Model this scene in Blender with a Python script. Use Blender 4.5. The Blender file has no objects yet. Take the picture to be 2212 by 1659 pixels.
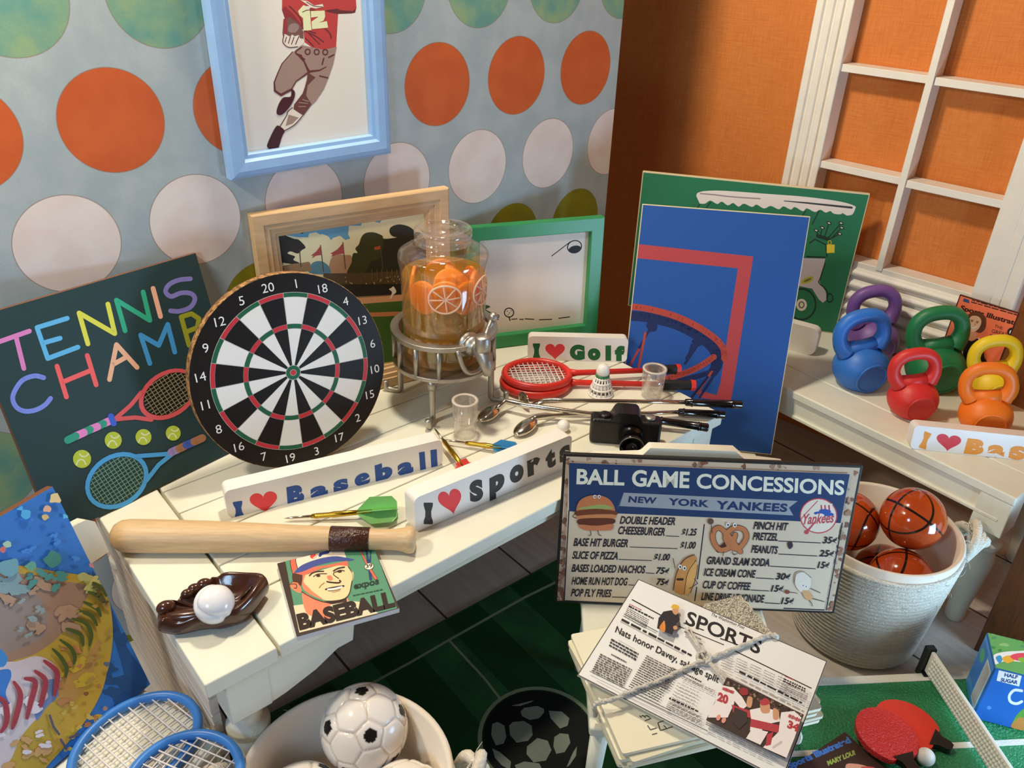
import bpy, bmesh, math, random
from math import sin, cos, pi, radians, sqrt, atan2
from mathutils import Vector, Matrix
from mathutils.geometry import tessellate_polygon
random.seed(7)
S = bpy.context.scene
COL = S.collection

# ------------------------------------------------------------------ camera
W, H, FPX = 2212, 1659, 1766.1067
CAM = Vector((-7.33820745, -6.72915112, 6.36453969))
def _rot(yaw, pitch, roll):
    f = Vector((cos(yaw)*cos(pitch), sin(yaw)*cos(pitch), -sin(pitch)))
    r = Vector((sin(yaw), -cos(yaw), 0))
    u = r.cross(f)
    return cos(roll)*r + sin(roll)*u, -sin(roll)*r + cos(roll)*u, f
CR, CU, CF = _rot(radians(48.75807127), radians(29.76249529), radians(2.02067132))
cam_data = bpy.data.cameras.new('camera')
cam_data.sensor_width = 36; cam_data.sensor_fit = 'HORIZONTAL'
cam_data.lens = FPX*36/W
cam_data.clip_end = 200
cam = bpy.data.objects.new('camera', cam_data); COL.objects.link(cam)
cam.matrix_world = Matrix(((CR.x, CU.x, -CF.x, CAM.x), (CR.y, CU.y, -CF.y, CAM.y), (CR.z, CU.z, -CF.z, CAM.z), (0, 0, 0, 1)))
S.camera = cam

# ------------------------------------------------------------------ world, lights, exposure
S.view_settings.view_transform = 'Standard'
S.view_settings.look = 'None'
S.view_settings.gamma = 1
S.view_settings.use_curve_mapping = False
S.view_settings.exposure = 0.0
wd = bpy.data.worlds.new('room_light'); S.world = wd
wd.use_nodes = True
wd.node_tree.nodes['Background'].inputs[0].default_value = (1.0, 0.76, 0.60, 1)
wd.node_tree.nodes['Background'].inputs[1].default_value = 0.12
def lamp(name, kind, loc, power, col, size=0.3, target=None):
    d = bpy.data.lights.new(name, kind); d.energy = power; d.color = col
    if kind == 'AREA': d.size = size
    else: d.shadow_soft_size = size
    o = bpy.data.objects.new(name, d); COL.objects.link(o); o.location = loc
    if target is not None:
        o.rotation_euler = (Vector(target)-Vector(loc)).to_track_quat('-Z', 'Y').to_euler()
    return o
lamp('ceiling_lamp', 'POINT', (-8.3, -1.0, 7.6), 780, (1.0, 0.86, 0.64), 0.30)
lamp('ceiling_lamp', 'POINT', (-3.2, -0.75, 10.0), 1700, (1.0, 0.90, 0.70), 0.35)
lamp('cool_fill', 'AREA', (-0.4, -8.4, 1.3), 270, (0.45, 0.72, 1.0), 1.8, (-4.0, -2.6, 1.6))  # added low cool fill for the table fronts, from an unseen source
lamp('cool_fill', 'AREA', (-12.5, -5.5, 6.5), 260, (0.50, 0.74, 1.0), 2.0, (-7.0, 0, 4.0))  # second cool fill, added to brighten the left wall

def ray(px, py):
    return (CR*((px-W/2)/FPX) - CU*((py-H/2)/FPX) + CF)
def at(px, py, z):                        # point of a level surface seen at a photo position
    d = ray(px, py); return CAM + d*((z-CAM.z)/d.z)
def at_dist(px, py, dist):
    d = ray(px, py).normalized(); return CAM + d*dist

# ------------------------------------------------------------------ materials
def lin(c):
    if isinstance(c, str):
        c = c.lstrip('#'); c = tuple(int(c[i:i+2], 16)/255 for i in (0, 2, 4))
    return tuple(x/12.92 if x <= 0.04045 else ((x+0.055)/1.055)**2.4 for x in c)
MATS = {}
def N(nt, t, **kw):
    n = nt.nodes.new(t)
    for k, v in kw.items(): setattr(n, k, v)
    return n
def mat(name, col, rough=0.5, metal=0.0, spec=0.5, noise=0.0, nscale=8, bump=0.0, bscale=60, stretch=None, coat=0.0, col2=None, emit=0):
    if name in MATS: return MATS[name]
    m = bpy.data.materials.new(name); m.use_nodes = True; nt = m.node_tree
    b = nt.nodes['Principled BSDF']
    c = lin(col)
    b.inputs['Base Color'].default_value = (*c, 1)
    b.inputs['Roughness'].default_value = rough; b.inputs['Metallic'].default_value = metal
    b.inputs['Specular IOR Level'].default_value = spec
    b.inputs['Coat Weight'].default_value = coat
    tc = N(nt, 'ShaderNodeTexCoord'); mp = N(nt, 'ShaderNodeMapping')
    nt.links.new(tc.outputs['Object'], mp.inputs[0])
    if stretch: mp.inputs['Scale'].default_value = stretch
    if noise > 0 or col2:
        nz = N(nt, 'ShaderNodeTexNoise'); nz.inputs['Scale'].default_value = nscale; nz.inputs['Detail'].default_value = 5
        nt.links.new(mp.outputs[0], nz.inputs[0])
        rp = N(nt, 'ShaderNodeValToRGB')
        c2 = lin(col2) if col2 else tuple(x*(1-noise) for x in c)
        rp.color_ramp.elements[0].position = 0.35; rp.color_ramp.elements[1].position = 0.65
        rp.color_ramp.elements[0].color = (*c2, 1); rp.color_ramp.elements[1].color = (*c, 1)
        nt.links.new(nz.outputs[0], rp.inputs[0]); nt.links.new(rp.outputs[0], b.inputs['Base Color'])
    if bump > 0:
        nb = N(nt, 'ShaderNodeTexNoise'); nb.inputs['Scale'].default_value = bscale; nb.inputs['Detail'].default_value = 3
        nt.links.new(mp.outputs[0], nb.inputs[0])
        bp = N(nt, 'ShaderNodeBump'); bp.inputs['Strength'].default_value = bump; bp.inputs['Distance'].default_value = 0.02
        nt.links.new(nb.outputs[0], bp.inputs['Height']); nt.links.new(bp.outputs[0], b.inputs['Normal'])
    MATS[name] = m; return m
def glassy(name, tint=(1, 1, 1), rough=0.03, strength=1.0, edge_sheen=0.0):       # thin clear plastic: see-through with glossy reflections
    if name in MATS: return MATS[name]
    m = bpy.data.materials.new(name); m.use_nodes = True; nt = m.node_tree
    nt.nodes.remove(nt.nodes['Principled BSDF'])
    out = nt.nodes['Material Output']
    tr = N(nt, 'ShaderNodeBsdfTransparent'); tr.inputs[0].default_value = (*tint, 1)
    gl = N(nt, 'ShaderNodeBsdfGlossy'); gl.inputs['Roughness'].default_value = rough
    fr = N(nt, 'ShaderNodeLayerWeight'); fr.inputs[0].default_value = 0.35
    mu = N(nt, 'ShaderNodeMath', operation='MULTIPLY_ADD'); mu.inputs[1].default_value = 0.55*strength; mu.inputs[2].default_value = 0.03
    mx = N(nt, 'ShaderNodeMixShader')
    nt.links.new(fr.outputs['Facing'], mu.inputs[0]); nt.links.new(mu.outputs[0], mx.inputs[0])
    nt.links.new(tr.outputs[0], mx.inputs[1]); nt.links.new(gl.outputs[0], mx.inputs[2]); nt.links.new(mx.outputs[0], out.inputs[0])
    if edge_sheen:
        df = N(nt, 'ShaderNodeBsdfDiffuse'); df.inputs[0].default_value = (.9, .82, .78, 1)  # pale diffuse painted in at grazing edges, standing for reflections
        m2 = N(nt, 'ShaderNodeMixShader'); f2 = N(nt, 'ShaderNodeMath', operation='MULTIPLY_ADD'); f2.inputs[1].default_value = edge_sheen; f2.inputs[2].default_value = edge_sheen*.12
        nt.links.new(fr.outputs['Facing'], f2.inputs[0]); nt.links.new(f2.outputs[0], m2.inputs[0])
        nt.links.new(mx.outputs[0], m2.inputs[1]); nt.links.new(df.outputs[0], m2.inputs[2]); nt.links.new(m2.outputs[0], out.inputs[0])
    MATS[name] = m; return m
def ink_mat(name='printed_ink', rough=0.5):
    if name in MATS: return MATS[name]
    m = bpy.data.materials.new(name); m.use_nodes = True; nt = m.node_tree; b = nt.nodes['Principled BSDF']
    a = N(nt, 'ShaderNodeVertexColor'); a.layer_name = 'Col'
    nt.links.new(a.outputs[0], b.inputs['Base Color']); b.inputs['Roughness'].default_value = rough
    b.inputs['Specular IOR Level'].default_value = 0.25
    MATS[name] = m; return m

# ------------------------------------------------------------------ mesh building
I4 = Matrix.Identity(4)
def T(x, y, z): return Matrix.Translation((x, y, z))
def RX(a): return Matrix.Rotation(a, 4, 'X')
def RY(a): return Matrix.Rotation(a, 4, 'Y')
def RZ(a): return Matrix.Rotation(a, 4, 'Z')
def SC(x, y, z): return Matrix.Diagonal((x, y, z, 1))
def frame(o, x, z):                       # matrix with origin o, local x and local z axes
    x = Vector(x).normalized(); z = Vector(z); z = (z - x*z.dot(x)).normalized(); y = z.cross(x)
    return Matrix(((x.x, y.x, z.x, o[0]), (x.y, y.y, z.y, o[1]), (x.z, y.z, z.z, o[2]), (0, 0, 0, 1)))
class MB:
    def __init__(s): s.v = []; s.f = []; s.m = []; s.s = []; s.c = []
    def add(s, vs, fs, M=I4, mi=0, smooth=False, col=None):
        b = len(s.v); s.v += [tuple(M @ Vector(p)) for p in vs]
        for f in fs: s.f.append(tuple(i+b for i in f)); s.m.append(mi); s.s.append(smooth); s.c.append(col)
        return s
    def box(s, c, d, M=I4, mi=0, col=None):
        x, y, z = c; a, b, e = d[0]/2, d[1]/2, d[2]/2
        vs = [(x-a, y-b, z-e), (x+a, y-b, z-e), (x+a, y+b, z-e), (x-a, y+b, z-e), (x-a, y-b, z+e), (x+a, y-b, z+e), (x+a, y+b, z+e), (x-a, y+b, z+e)]
        return s.add(vs, [(3, 2, 1, 0), (4, 5, 6, 7), (0, 1, 5, 4), (1, 2, 6, 5), (2, 3, 7, 6), (3, 0, 4, 7)], M, mi, False, col)
    def lathe(s, prof, seg=32, M=I4, mi=0, smooth=True, col=None, closed=False):
        vs = []; fs = []; n = len(prof)
        for r, z in prof:
            for k in range(seg): a = 2*pi*k/seg; vs.append((r*cos(a), r*sin(a), z))
        for i in range(n if closed else n-1):
            j = (i+1) % n
            for k in range(seg):
                l = (k+1) % seg; fs.append((i*seg+k, i*seg+l, j*seg+l, j*seg+k))
        if not closed:
            if prof[0][0] > 1e-5: fs.append(tuple(range(seg-1, -1, -1)))
            if prof[-1][0] > 1e-5: fs.append(tuple((n-1)*seg+k for k in range(seg)))
        return s.add(vs, fs, M, mi, smooth, col)
    def tube(s, pts, rad, seg=10, M=I4, mi=0, closed=False, caps=True, col=None, smooth=True, flat=1.0):
        pts = [Vector(p) for p in pts]; n = len(pts)
        if not hasattr(rad, '__len__'): rad = [rad]*n
        vs = []; fs = []; prev = None
        for i, p in enumerate(pts):
            if closed: t = pts[(i+1) % n]-pts[i-1]
            else: t = pts[min(i+1, n-1)]-pts[max(i-1, 0)]
            t.normalize()
            if prev is None:
                u = t.orthogonal().normalized() if abs(t.z) > .95 else Vector((0, 0, 1)).cross(t).normalized()
            else:
                u = prev - t*prev.dot(t); u.normalize()
            prev = u; w = t.cross(u)
            for k in range(seg):
                a = 2*pi*k/seg; vs.append(p + (u*cos(a) + w*sin(a)*flat)*rad[i])
        for i in range(n if closed else n-1):
            j = (i+1) % n
            for k in range(seg):
                l = (k+1) % seg; fs.append((i*seg+k, i*seg+l, j*seg+l, j*seg+k))
        if caps and not closed: fs += [tuple(range(seg-1, -1, -1)), tuple((n-1)*seg+k for k in range(seg))]
        return s.add(vs, fs, M, mi, smooth, col)
    def prism(s, poly, z0, z1, M=I4, mi=0, col=None, smooth=False):
        n = len(poly); a = sum(poly[i][0]*poly[(i+1) % n][1]-poly[(i+1) % n][0]*poly[i][1] for i in range(n))
        if a < 0: poly = poly[::-1]
        vs = [(x, y, z0) for x, y in poly]+[(x, y, z1) for x, y in poly]
        fs = [(i, (i+1) % n, n+(i+1) % n, n+i) for i in range(n)]
        s.add(vs, fs, M, mi, smooth, col)
        tris = tessellate_polygon([[Vector((x, y, 0)) for x, y in poly]])
        def ok(t):
            (ax, ay), (bx, by), (cx, cy) = (poly[i] for i in t); return (bx-ax)*(cy-ay)-(by-ay)*(cx-ax) > 0
        tris = [t if ok(t) else t[::-1] for t in tris]
        s.add([(x, y, z1) for x, y in poly], tris, M, mi, False, col)
        return s.add([(x, y, z0) for x, y in poly], [t[::-1] for t in tris], M, mi, False, col)
    def sphere(s, R, M=I4, mi=0, seg=32, rings=20, col=None, fn=None):
        vs = [(0, 0, -R)]; fs = []
        for i in range(1, rings):
            a = -pi/2+pi*i/rings
            for k in range(seg): b = 2*pi*k/seg; vs.append((R*cos(a)*cos(b), R*cos(a)*sin(b), R*sin(a)))
        vs.append((0, 0, R)); top = len(vs)-1
        for k in range(seg): l = (k+1) % seg; fs.append((0, 1+l, 1+k)); fs.append((top, top-seg+k, top-seg+l))
        for i in range(rings-2):
            for k in range(seg): l = (k+1) % seg; fs.append((1+i*seg+k, 1+i*seg+l, 1+(i+1)*seg+l, 1+(i+1)*seg+k))
        if fn: vs = [fn(Vector(p)) for p in vs]
        return s.add(vs, fs, M, mi, True, col)
    def build(s, name, mats, parent=None, M=None, bevel=0, bseg=2, merge=False, angle=40, sub=0):
        me = bpy.data.meshes.new(name); me.from_pydata(s.v, [], s.f)
        mats = mats if isinstance(mats, (list, tuple)) else [mats]
        for m in mats: me.materials.append(m)
        for p, mi, sm in zip(me.polygons, s.m, s.s): p.material_index = mi; p.use_smooth = sm
        if any(c is not None for c in s.c):
            at_ = me.color_attributes.new('Col', 'FLOAT_COLOR', 'CORNER')
            for p, c in zip(me.polygons, s.c):
                for li in p.loop_indices: at_.data[li].color = (*(c or (1, 1, 1)), 1)
        if merge:
            bm = bmesh.new(); bm.from_mesh(me); bmesh.ops.remove_doubles(bm, verts=bm.verts, dist=1e-5); bm.to_mesh(me); bm.free()
        me.update()
        o = bpy.data.objects.new(name, me); COL.objects.link(o)
        if parent: o.parent = parent
        if M is not None:
            if parent: o.matrix_local = M
            else: o.matrix_world = M
        if bevel:
            md = o.modifiers.new('bevel', 'BEVEL'); md.width = bevel; md.segments = bseg; md.limit_method = 'ANGLE'; md.angle_limit = radians(angle)
            for p in me.polygons: p.use_smooth = True
            md.harden_normals = True
        if sub:
            md = o.modifiers.new('sub', 'SUBSURF'); md.levels = sub; md.render_levels = sub
            for p in me.polygons: p.use_smooth = True
        return o
def tag(o, label, cat, group=None, kind=None):
    o['label'] = label; o['category'] = cat
    if group: o['group'] = group
    if kind: o['kind'] = kind
    return o
def thing(name, label, cat, M=I4, group=None, kind=None):
    o = bpy.data.objects.new(name, None); COL.objects.link(o); o.empty_display_size = .1
    o.matrix_world = M
    return tag(o, label, cat, group, kind)
def struct(o): o['kind'] = 'structure'; return o

# ------------------------------------------------------------------ boards (flat panels standing on something) and printed artwork
class Board:
    def __init__(s, bx, by, z, yaw, lean, w, h, t=0.05):
        d = Vector((cos(yaw), sin(yaw), 0)); n = Vector((-sin(yaw), cos(yaw), 0))
        up = Vector((0, 0, cos(lean))) + n*sin(lean)
        s.O = Vector((bx, by, z)); s.d = d; s.up = up; s.n = d.cross(up)   # n points to the viewer
        s.w, s.h, s.t = w, h, t
        s.O = s.O + Vector((0, 0, max(0, s.n.z)*t + .002))
        s.M = Matrix(((d.x, up.x, s.n.x, s.O.x), (d.y, up.y, s.n.y, s.O.y), (d.z, up.z, s.n.z, s.O.z), (0, 0, 0, 1)))
    def uv(s, px, py, zoff=0):
        r = ray(px, py); P = s.O + s.n*zoff
        tt = (P-CAM).dot(s.n)/r.dot(s.n); q = CAM + r*tt - P
        return q.dot(s.d), q.dot(s.up)
_FONT = {}
def text_mesh(s, bold=0.0, shear=0.0, space=1.0, res=4):
    k = (s, bold, shear, space)
    if k in _FONT: return _FONT[k]
    cu = bpy.data.curves.new('txt', 'FONT'); cu.body = s; cu.size = 1; cu.offset = bold; cu.shear = shear; cu.space_character = space
    cu.resolution_u = res; cu.fill_mode = 'FRONT'
    o = bpy.data.objects.new('txt', cu); COL.objects.link(o)
    dg = bpy.context.evaluated_depsgraph_get(); dg.update()
    me = o.evaluated_get(dg).to_mesh()
    vs = [tuple(v.co[:2]) for v in me.vertices]; fs = [tuple(p.vertices) for p in me.polygons]
    o.evaluated_get(dg).to_mesh_clear()
    bpy.data.objects.remove(o); bpy.data.curves.remove(cu)
    _FONT[k] = (vs, fs); return _FONT[k]
class Ink:
    """flat printed shapes on a board face; positions are read off the photograph and put on the board's own plane"""
    def __init__(s, board, x0, y0, k, gain=1.3, zoff=0, step=.00007, z0=.0006):
        s.b = board; s.x0, s.y0, s.k = x0, y0, k; s.g = gain; s.mb = MB(); s.z = z0; s.st = step; s.zo = zoff; s.clip = None
    def view(s, x0, y0, k): s.x0, s.y0, s.k = x0, y0, k; return s
    def col(s, c): return tuple(min(.86, x*s.g) for x in lin(c))
    def p(s, q): return s.b.uv(s.x0+q[0]/s.k, s.y0+q[1]/s.k, s.zo)
    def raw(s, pts, c, fs=None):
        s.z += s.st
        if s.clip:
            a, b, cc, d = s.clip; pts = [(min(max(x, a), cc), min(max(y, b), d)) for x, y in pts]
        if fs is None:
            fs = tessellate_polygon([[Vector((x, y, 0)) for x, y in pts]])
        out = []
        for t in fs:
            ar = sum(pts[t[i]][0]*pts[t[(i+1) % len(t)]][1]-pts[t[(i+1) % len(t)]][0]*pts[t[i]][1] for i in range(len(t)))
            if abs(ar) > 1e-12: out.append(tuple(t) if ar > 0 else tuple(t)[::-1])
        s.mb.add([(x, y, s.z+s.zo) for x, y in pts], out, col=s.col(c) if isinstance(c, str) else c)
        return s
    def poly(s, pts, c): return s.raw([s.p(q) for q in pts], c)
    def rect(s, u0, v0, u1, v1, c): return s.raw([(u0, v0), (u1, v0), (u1, v1), (u0, v1)], c)
    def ell(s, cx, cy, rx, ry, c, rot=0, n=28, a0=0, a1=2*pi):
        r = radians(rot); P = []
        full = abs(a1-a0-2*pi) < 1e-6
        for i in range(n if full else n+1):
            a = a0+(a1-a0)*i/n; x, y = rx*cos(a), ry*sin(a); P.append((cx+x*cos(r)-y*sin(r), cy+x*sin(r)+y*cos(r)))
        return s.poly(P, c)
    def ring(s, cx, cy, rx, ry, w, c, rot=0, a0=0, a1=360, n=36):
        r = radians(rot)
        return s.line([(cx+rx*cos(radians(a))*cos(r)-ry*sin(radians(a))*sin(r), cy+rx*cos(radians(a))*sin(r)+ry*sin(radians(a))*cos(r)) for a in [a0+(a1-a0)*i/n for i in range(n+1)]], w, c)
    def line(s, pts, w, c, cap=True):
        s.z += s.st; z = s.z
        ws = w if hasattr(w, '__len__') else [w]*len(pts)
        col = s.col(c) if isinstance(c, str) else c
        V = []; F = []
        def disc(q, r):
            b = len(V); n = 10
            V.extend([(q[0]+r*cos(2*pi*i/n), q[1]+r*sin(2*pi*i/n)) for i in range(n)]); F.append(tuple(b+i for i in range(n)))
        for i in range(len(pts)-1):
            (ax, ay), (bx, by) = pts[i], pts[i+1]; L = math.hypot(bx-ax, by-ay)
            if L < 1e-6: continue
            nx, ny = -(by-ay)/L, (bx-ax)/L; wa, wb = ws[i]/2, ws[i+1]/2
            b = len(V); V.extend([(ax+nx*wa, ay+ny*wa), (ax-nx*wa, ay-ny*wa), (bx-nx*wb, by-ny*wb), (bx+nx*wb, by+ny*wb)]); F.append((b, b+1, b+2, b+3))
        if cap:
            for q, w_ in zip(pts, ws): disc(q, w_/2)
        U = [s.p(q) for q in V]
        # tiny per-face steps keep overlapping strokes apart
        for j, f in enumerate(F):
            P = [U[i] for i in f]
            if s.clip:
                a, b_, cc, d = s.clip; P = [(min(max(x, a), cc), min(max(y, b_), d)) for x, y in P]
            ar = sum(P[i][0]*P[(i+1) % len(P)][1]-P[(i+1) % len(P)][0]*P[i][1] for i in range(len(P)))
            if abs(ar) < 1e-12: continue
            if ar < 0: P = P[::-1]
            s.mb.add([(x, y, z+s.zo+j*.0000008) for x, y in P], [tuple(range(len(P)))], col=col)
        return s
    def curve(s, pts, w, c, n=8):                                  # smooth stroke through points
        return s.line(smooth(pts, n), w, c)
    def blob(s, pts, c, n=6): return s.poly(smooth(pts+[pts[0]], n, True)[:-1], c)
    def text(s, txt, a, b, top, c, bold=0.0, shear=0.0, space=1.0):
        """baseline from a to b, cap height reaching `top` above a"""
        vs, fs = text_mesh(txt, bold, shear, space)
        if not vs: return s
        hv, _ = text_mesh('H', bold); hy = max(v[1] for v in hv); h0 = min(v[1] for v in hv)
        x0 = min(v[0] for v in vs); x1 = max(v[0] for v in vs)
        a = Vector(a); b = Vector(b); up = Vector(top)-a
        P = []
        for x, y in vs:
            q = a + (b-a)*((x-x0)/(x1-x0)) + up*((y-h0)/(hy-h0)); P.append(s.p(q))
        return s.raw(P, c, fs)
    def greek(s, a, b, rows, step, w, c, fill=.92, seed=1):           # rows of small print, too small to read
        rd = random.Random(seed); a = Vector(a); b = Vector(b); st = Vector(step); d = b-a
        for r in range(rows):
            t = 0; o = a+st*r
            while t < fill:
                l = rd.uniform(.05, .14); e = min(fill, t+l)
                s.line([tuple(o+d*t), tuple(o+d*e)], w*rd.uniform(.75, 1.1), c, cap=False); t = e+rd.uniform(.015, .03)
        return s
    def build(s, parent, name='artwork', rough=.5, M=None): return s.mb.build(name, ink_mat('printed_ink' if rough == .5 else 'printed_ink_%d' % int(rough*100), rough), parent, M)
def smooth(pts, n=8, closed=False):
    P = [Vector((p[0], p[1], p[2] if len(p) > 2 else 0)) for p in pts]; out = []
    m = len(P)
    for i in range(m-1):
        p0 = P[i-1] if i > 0 else (P[m-2] if closed else P[0]); p1, p2 = P[i], P[i+1]; p3 = P[i+2] if i+2 < m else (P[1] if closed else P[m-1])
        for j in range(n):
            t = j/n
            out.append(.5*((2*p1)+(p2-p0)*t+(2*p0-5*p1+4*p2-p3)*t*t+(3*p1-p0-3*p2+p3)*t**3))
    out.append(P[-1])
    dim = len(pts[0])
    return [tuple(q[:dim]) for q in out]
def rrect(w, h, r, n=6, x0=0, y0=0):
    P = []
    for cx, cy, a in ((w-r, r, -90), (w-r, h-r, 0), (r, h-r, 90), (r, r, 180)):
        for i in range(n+1):
            t = radians(a+90*i/n); P.append((x0+cx+r*cos(t), y0+cy+r*sin(t)))
    return P
# ================================================================== the setting
ZL, ZR, ZS = 2.05, 1.75, 1.05            # tops: left table, right table, chair seats
def math_node(nt, op, a, b=None, c=None):
    n = N(nt, 'ShaderNodeMath', operation=op)
    for i, v in enumerate((a, b, c)):
        if v is None: continue
        if isinstance(v, (int, float)): n.inputs[i].default_value = v
        else: nt.links.new(v, n.inputs[i])
    return n.outputs[0]
def mix_col(nt, fac, a, b):
    n = N(nt, 'ShaderNodeMix', data_type='RGBA')
    if isinstance(fac, (int, float)): n.inputs[0].default_value = fac
    else: nt.links.new(fac, n.inputs[0])
    for i, v in ((6, a), (7, b)):
        if isinstance(v, (str, tuple)): n.inputs[i].default_value = (*lin(v), 1)
        else: nt.links.new(v, n.inputs[i])
    return n.outputs[2]
def noise_fac(nt, vec, scale, lo=.35, hi=.65, detail=5):
    n = N(nt, 'ShaderNodeTexNoise'); n.inputs['Scale'].default_value = scale; n.inputs['Detail'].default_value = detail
    nt.links.new(vec, n.inputs[0])
    r = N(nt, 'ShaderNodeMapRange'); r.inputs[1].default_value = lo; r.inputs[2].default_value = hi
    nt.links.new(n.outputs[0], r.inputs[0]); return r.outputs[0]

def fixn(o):
    bm = bmesh.new(); bm.from_mesh(o.data); bmesh.ops.recalc_face_normals(bm, faces=bm.faces); bm.to_mesh(o.data); bm.free(); return o

# dotted scrapbook-paper wall
m = bpy.data.materials.new('dotted_paper'); m.use_nodes = True; nt = m.node_tree; b = nt.nodes['Principled BSDF']
b.inputs['Roughness'].default_value = .55; b.inputs['Specular IOR Level'].default_value = .25
tc = N(nt, 'ShaderNodeTexCoord'); sp = N(nt, 'ShaderNodeSeparateXYZ'); nt.links.new(tc.outputs['Object'], sp.inputs[0])
vec = tc.outputs['Object']; X, Z = sp.outputs[0], sp.outputs[2]
r_ = math_node(nt, 'DIVIDE', math_node(nt, 'SUBTRACT', 4.935, Z), .86425)
ri = math_node(nt, 'ROUND', r_)
fz = math_node(nt, 'MULTIPLY', math_node(nt, 'SUBTRACT', r_, ri), .86425)
off = math_node(nt, 'MULTIPLY', math_node(nt, 'FLOORED_MODULO', ri, 2), .5)
uu = math_node(nt, 'SUBTRACT', math_node(nt, 'SUBTRACT', X, -5.519), off)
fx = math_node(nt, 'SUBTRACT', uu, math_node(nt, 'ROUND', uu))
dist = math_node(nt, 'SQRT', math_node(nt, 'ADD', math_node(nt, 'MULTIPLY', fx, fx), math_node(nt, 'MULTIPLY', fz, fz)))
inside = math_node(nt, 'LESS_THAN', dist, .381)
rim = math_node(nt, 'MULTIPLY', math_node(nt, 'LESS_THAN', dist, .386), math_node(nt, 'GREATER_THAN', dist, .378))
ci = math_node(nt, 'FLOORED_MODULO', ri, 4)
is1 = math_node(nt, 'COMPARE', ci, 1, .2); is2 = math_node(nt, 'COMPARE', ci, 2, .2); is3 = math_node(nt, 'COMPARE', ci, 3, .2)
mott = noise_fac(nt, vec, 3.2, .4, .62); fine = noise_fac(nt, vec, 60, .3, .7)
bg = mix_col(nt, mott, '#a4b0b3', '#b2bbbd'); bg = mix_col(nt, math_node(nt, 'MULTIPLY', fine, .25), bg, '#909fa4')
orange = mix_col(nt, mott, '#c65a2b', '#cf6230'); white = mix_col(nt, mott, '#e6d9d3', '#dfcfc8')
olive = mix_col(nt, mott, '#8d8418', '#7d7d20'); teal = mix_col(nt, mott, '#679a8c', '#93ad7f'); teal = mix_col(nt, math_node(nt, 'MULTIPLY', fine, .3), teal, '#5f8f90')
dot = mix_col(nt, is1, orange, white); dot = mix_col(nt, is2, dot, olive); dot = mix_col(nt, is3, dot, teal)
colr = mix_col(nt, inside, bg, dot); colr = mix_col(nt, math_node(nt, 'MULTIPLY', rim, .55), colr, '#8a6a50')
nt.links.new(colr, b.inputs['Base Color'])
mb = MB().box((-4.6, .04, 4.5), (9.2, .08, 9))
struct(mb.build('wall_left', m))

# orange linen-paper wall
P0 = Vector((2.34, -2.833, 1.75)); WD = Vector((cos(radians(-84)), sin(radians(-84)), 0)); WN = WD.cross(Vector((0, 0, 1)))
m = bpy.data.materials.new('orange_linen_paper'); m.use_nodes = True; nt = m.node_tree; b = nt.nodes['Principled BSDF']
b.inputs['Roughness'].default_value = .7; b.inputs['Specular IOR Level'].default_value = .2
tc = N(nt, 'ShaderNodeTexCoord'); vec = tc.outputs['Object']
w1 = N(nt, 'ShaderNodeMapping'); w1.inputs['Scale'].default_value = (60, 4, 4); nt.links.new(vec, w1.inputs[0])
w2 = N(nt, 'ShaderNodeMapping'); w2.inputs['Scale'].default_value = (4, 60, 4); nt.links.new(vec, w2.inputs[0])
f1 = noise_fac(nt, w1.outputs[0], 1, .3, .7, 2); f2 = noise_fac(nt, w2.outputs[0], 1, .3, .7, 2)
ff = math_node(nt, 'MULTIPLY', math_node(nt, 'ADD', f1, f2), .5)
nt.links.new(mix_col(nt, ff, '#c46e32', '#d98545'), b.inputs['Base Color'])
Mw = frame(P0 - WN*.30, WD, WN)            # local x along the wall, y up, z into the room
mb = MB().box((-.5, 3.2, -.05), (13, 9.9, .1))
struct(mb.build('wall_right', m, M=Mw @ T(0, 0, 0)))

# floor of whitewashed planks
m = bpy.data.materials.new('whitewashed_planks'); m.use_nodes = True; nt = m.node_tree; b = nt.nodes['Principled BSDF']
b.inputs['Roughness'].default_value = .6
tc = N(nt, 'ShaderNodeTexCoord'); vec = tc.outputs['Object']; sp = N(nt, 'ShaderNodeSeparateXYZ'); nt.links.new(vec, sp.inputs[0])
mp = N(nt, 'ShaderNodeMapping'); mp.inputs['Scale'].default_value = (9, .8, 1); nt.links.new(vec, mp.inputs[0])
g = noise_fac(nt, mp.outputs[0], 2, .3, .7)
px_ = math_node(nt, 'DIVIDE', math_node(nt, 'ADD', sp.outputs[0], .33), 1.13)
gap = math_node(nt, 'LESS_THAN', math_node(nt, 'ABSOLUTE', math_node(nt, 'SUBTRACT', px_, math_node(nt, 'ROUND', px_))), .011)
nt.links.new(mix_col(nt, gap, mix_col(nt, g, '#bdb1a5', '#cfc5ba'), '#4a3a30'), b.inputs['Base Color'])
struct(MB().box((-3.5, -3.5, -.06), (15, 15, .12)).build('floor', m))

# dark brown upright panel at the right edge of the room
e0 = at(2103, 1404, 0)
m_dark = mat('dark_wood', '#5a3113', .45, noise=.35, nscale=6, stretch=(6, 6, .6))
struct(MB().box((1.0, .03, .8), (2.0, .06, 1.6)).build('trim_1', m_dark, M=frame(e0, (.16, -.98, 0), (0, 0, 1)), bevel=.01))

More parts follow.
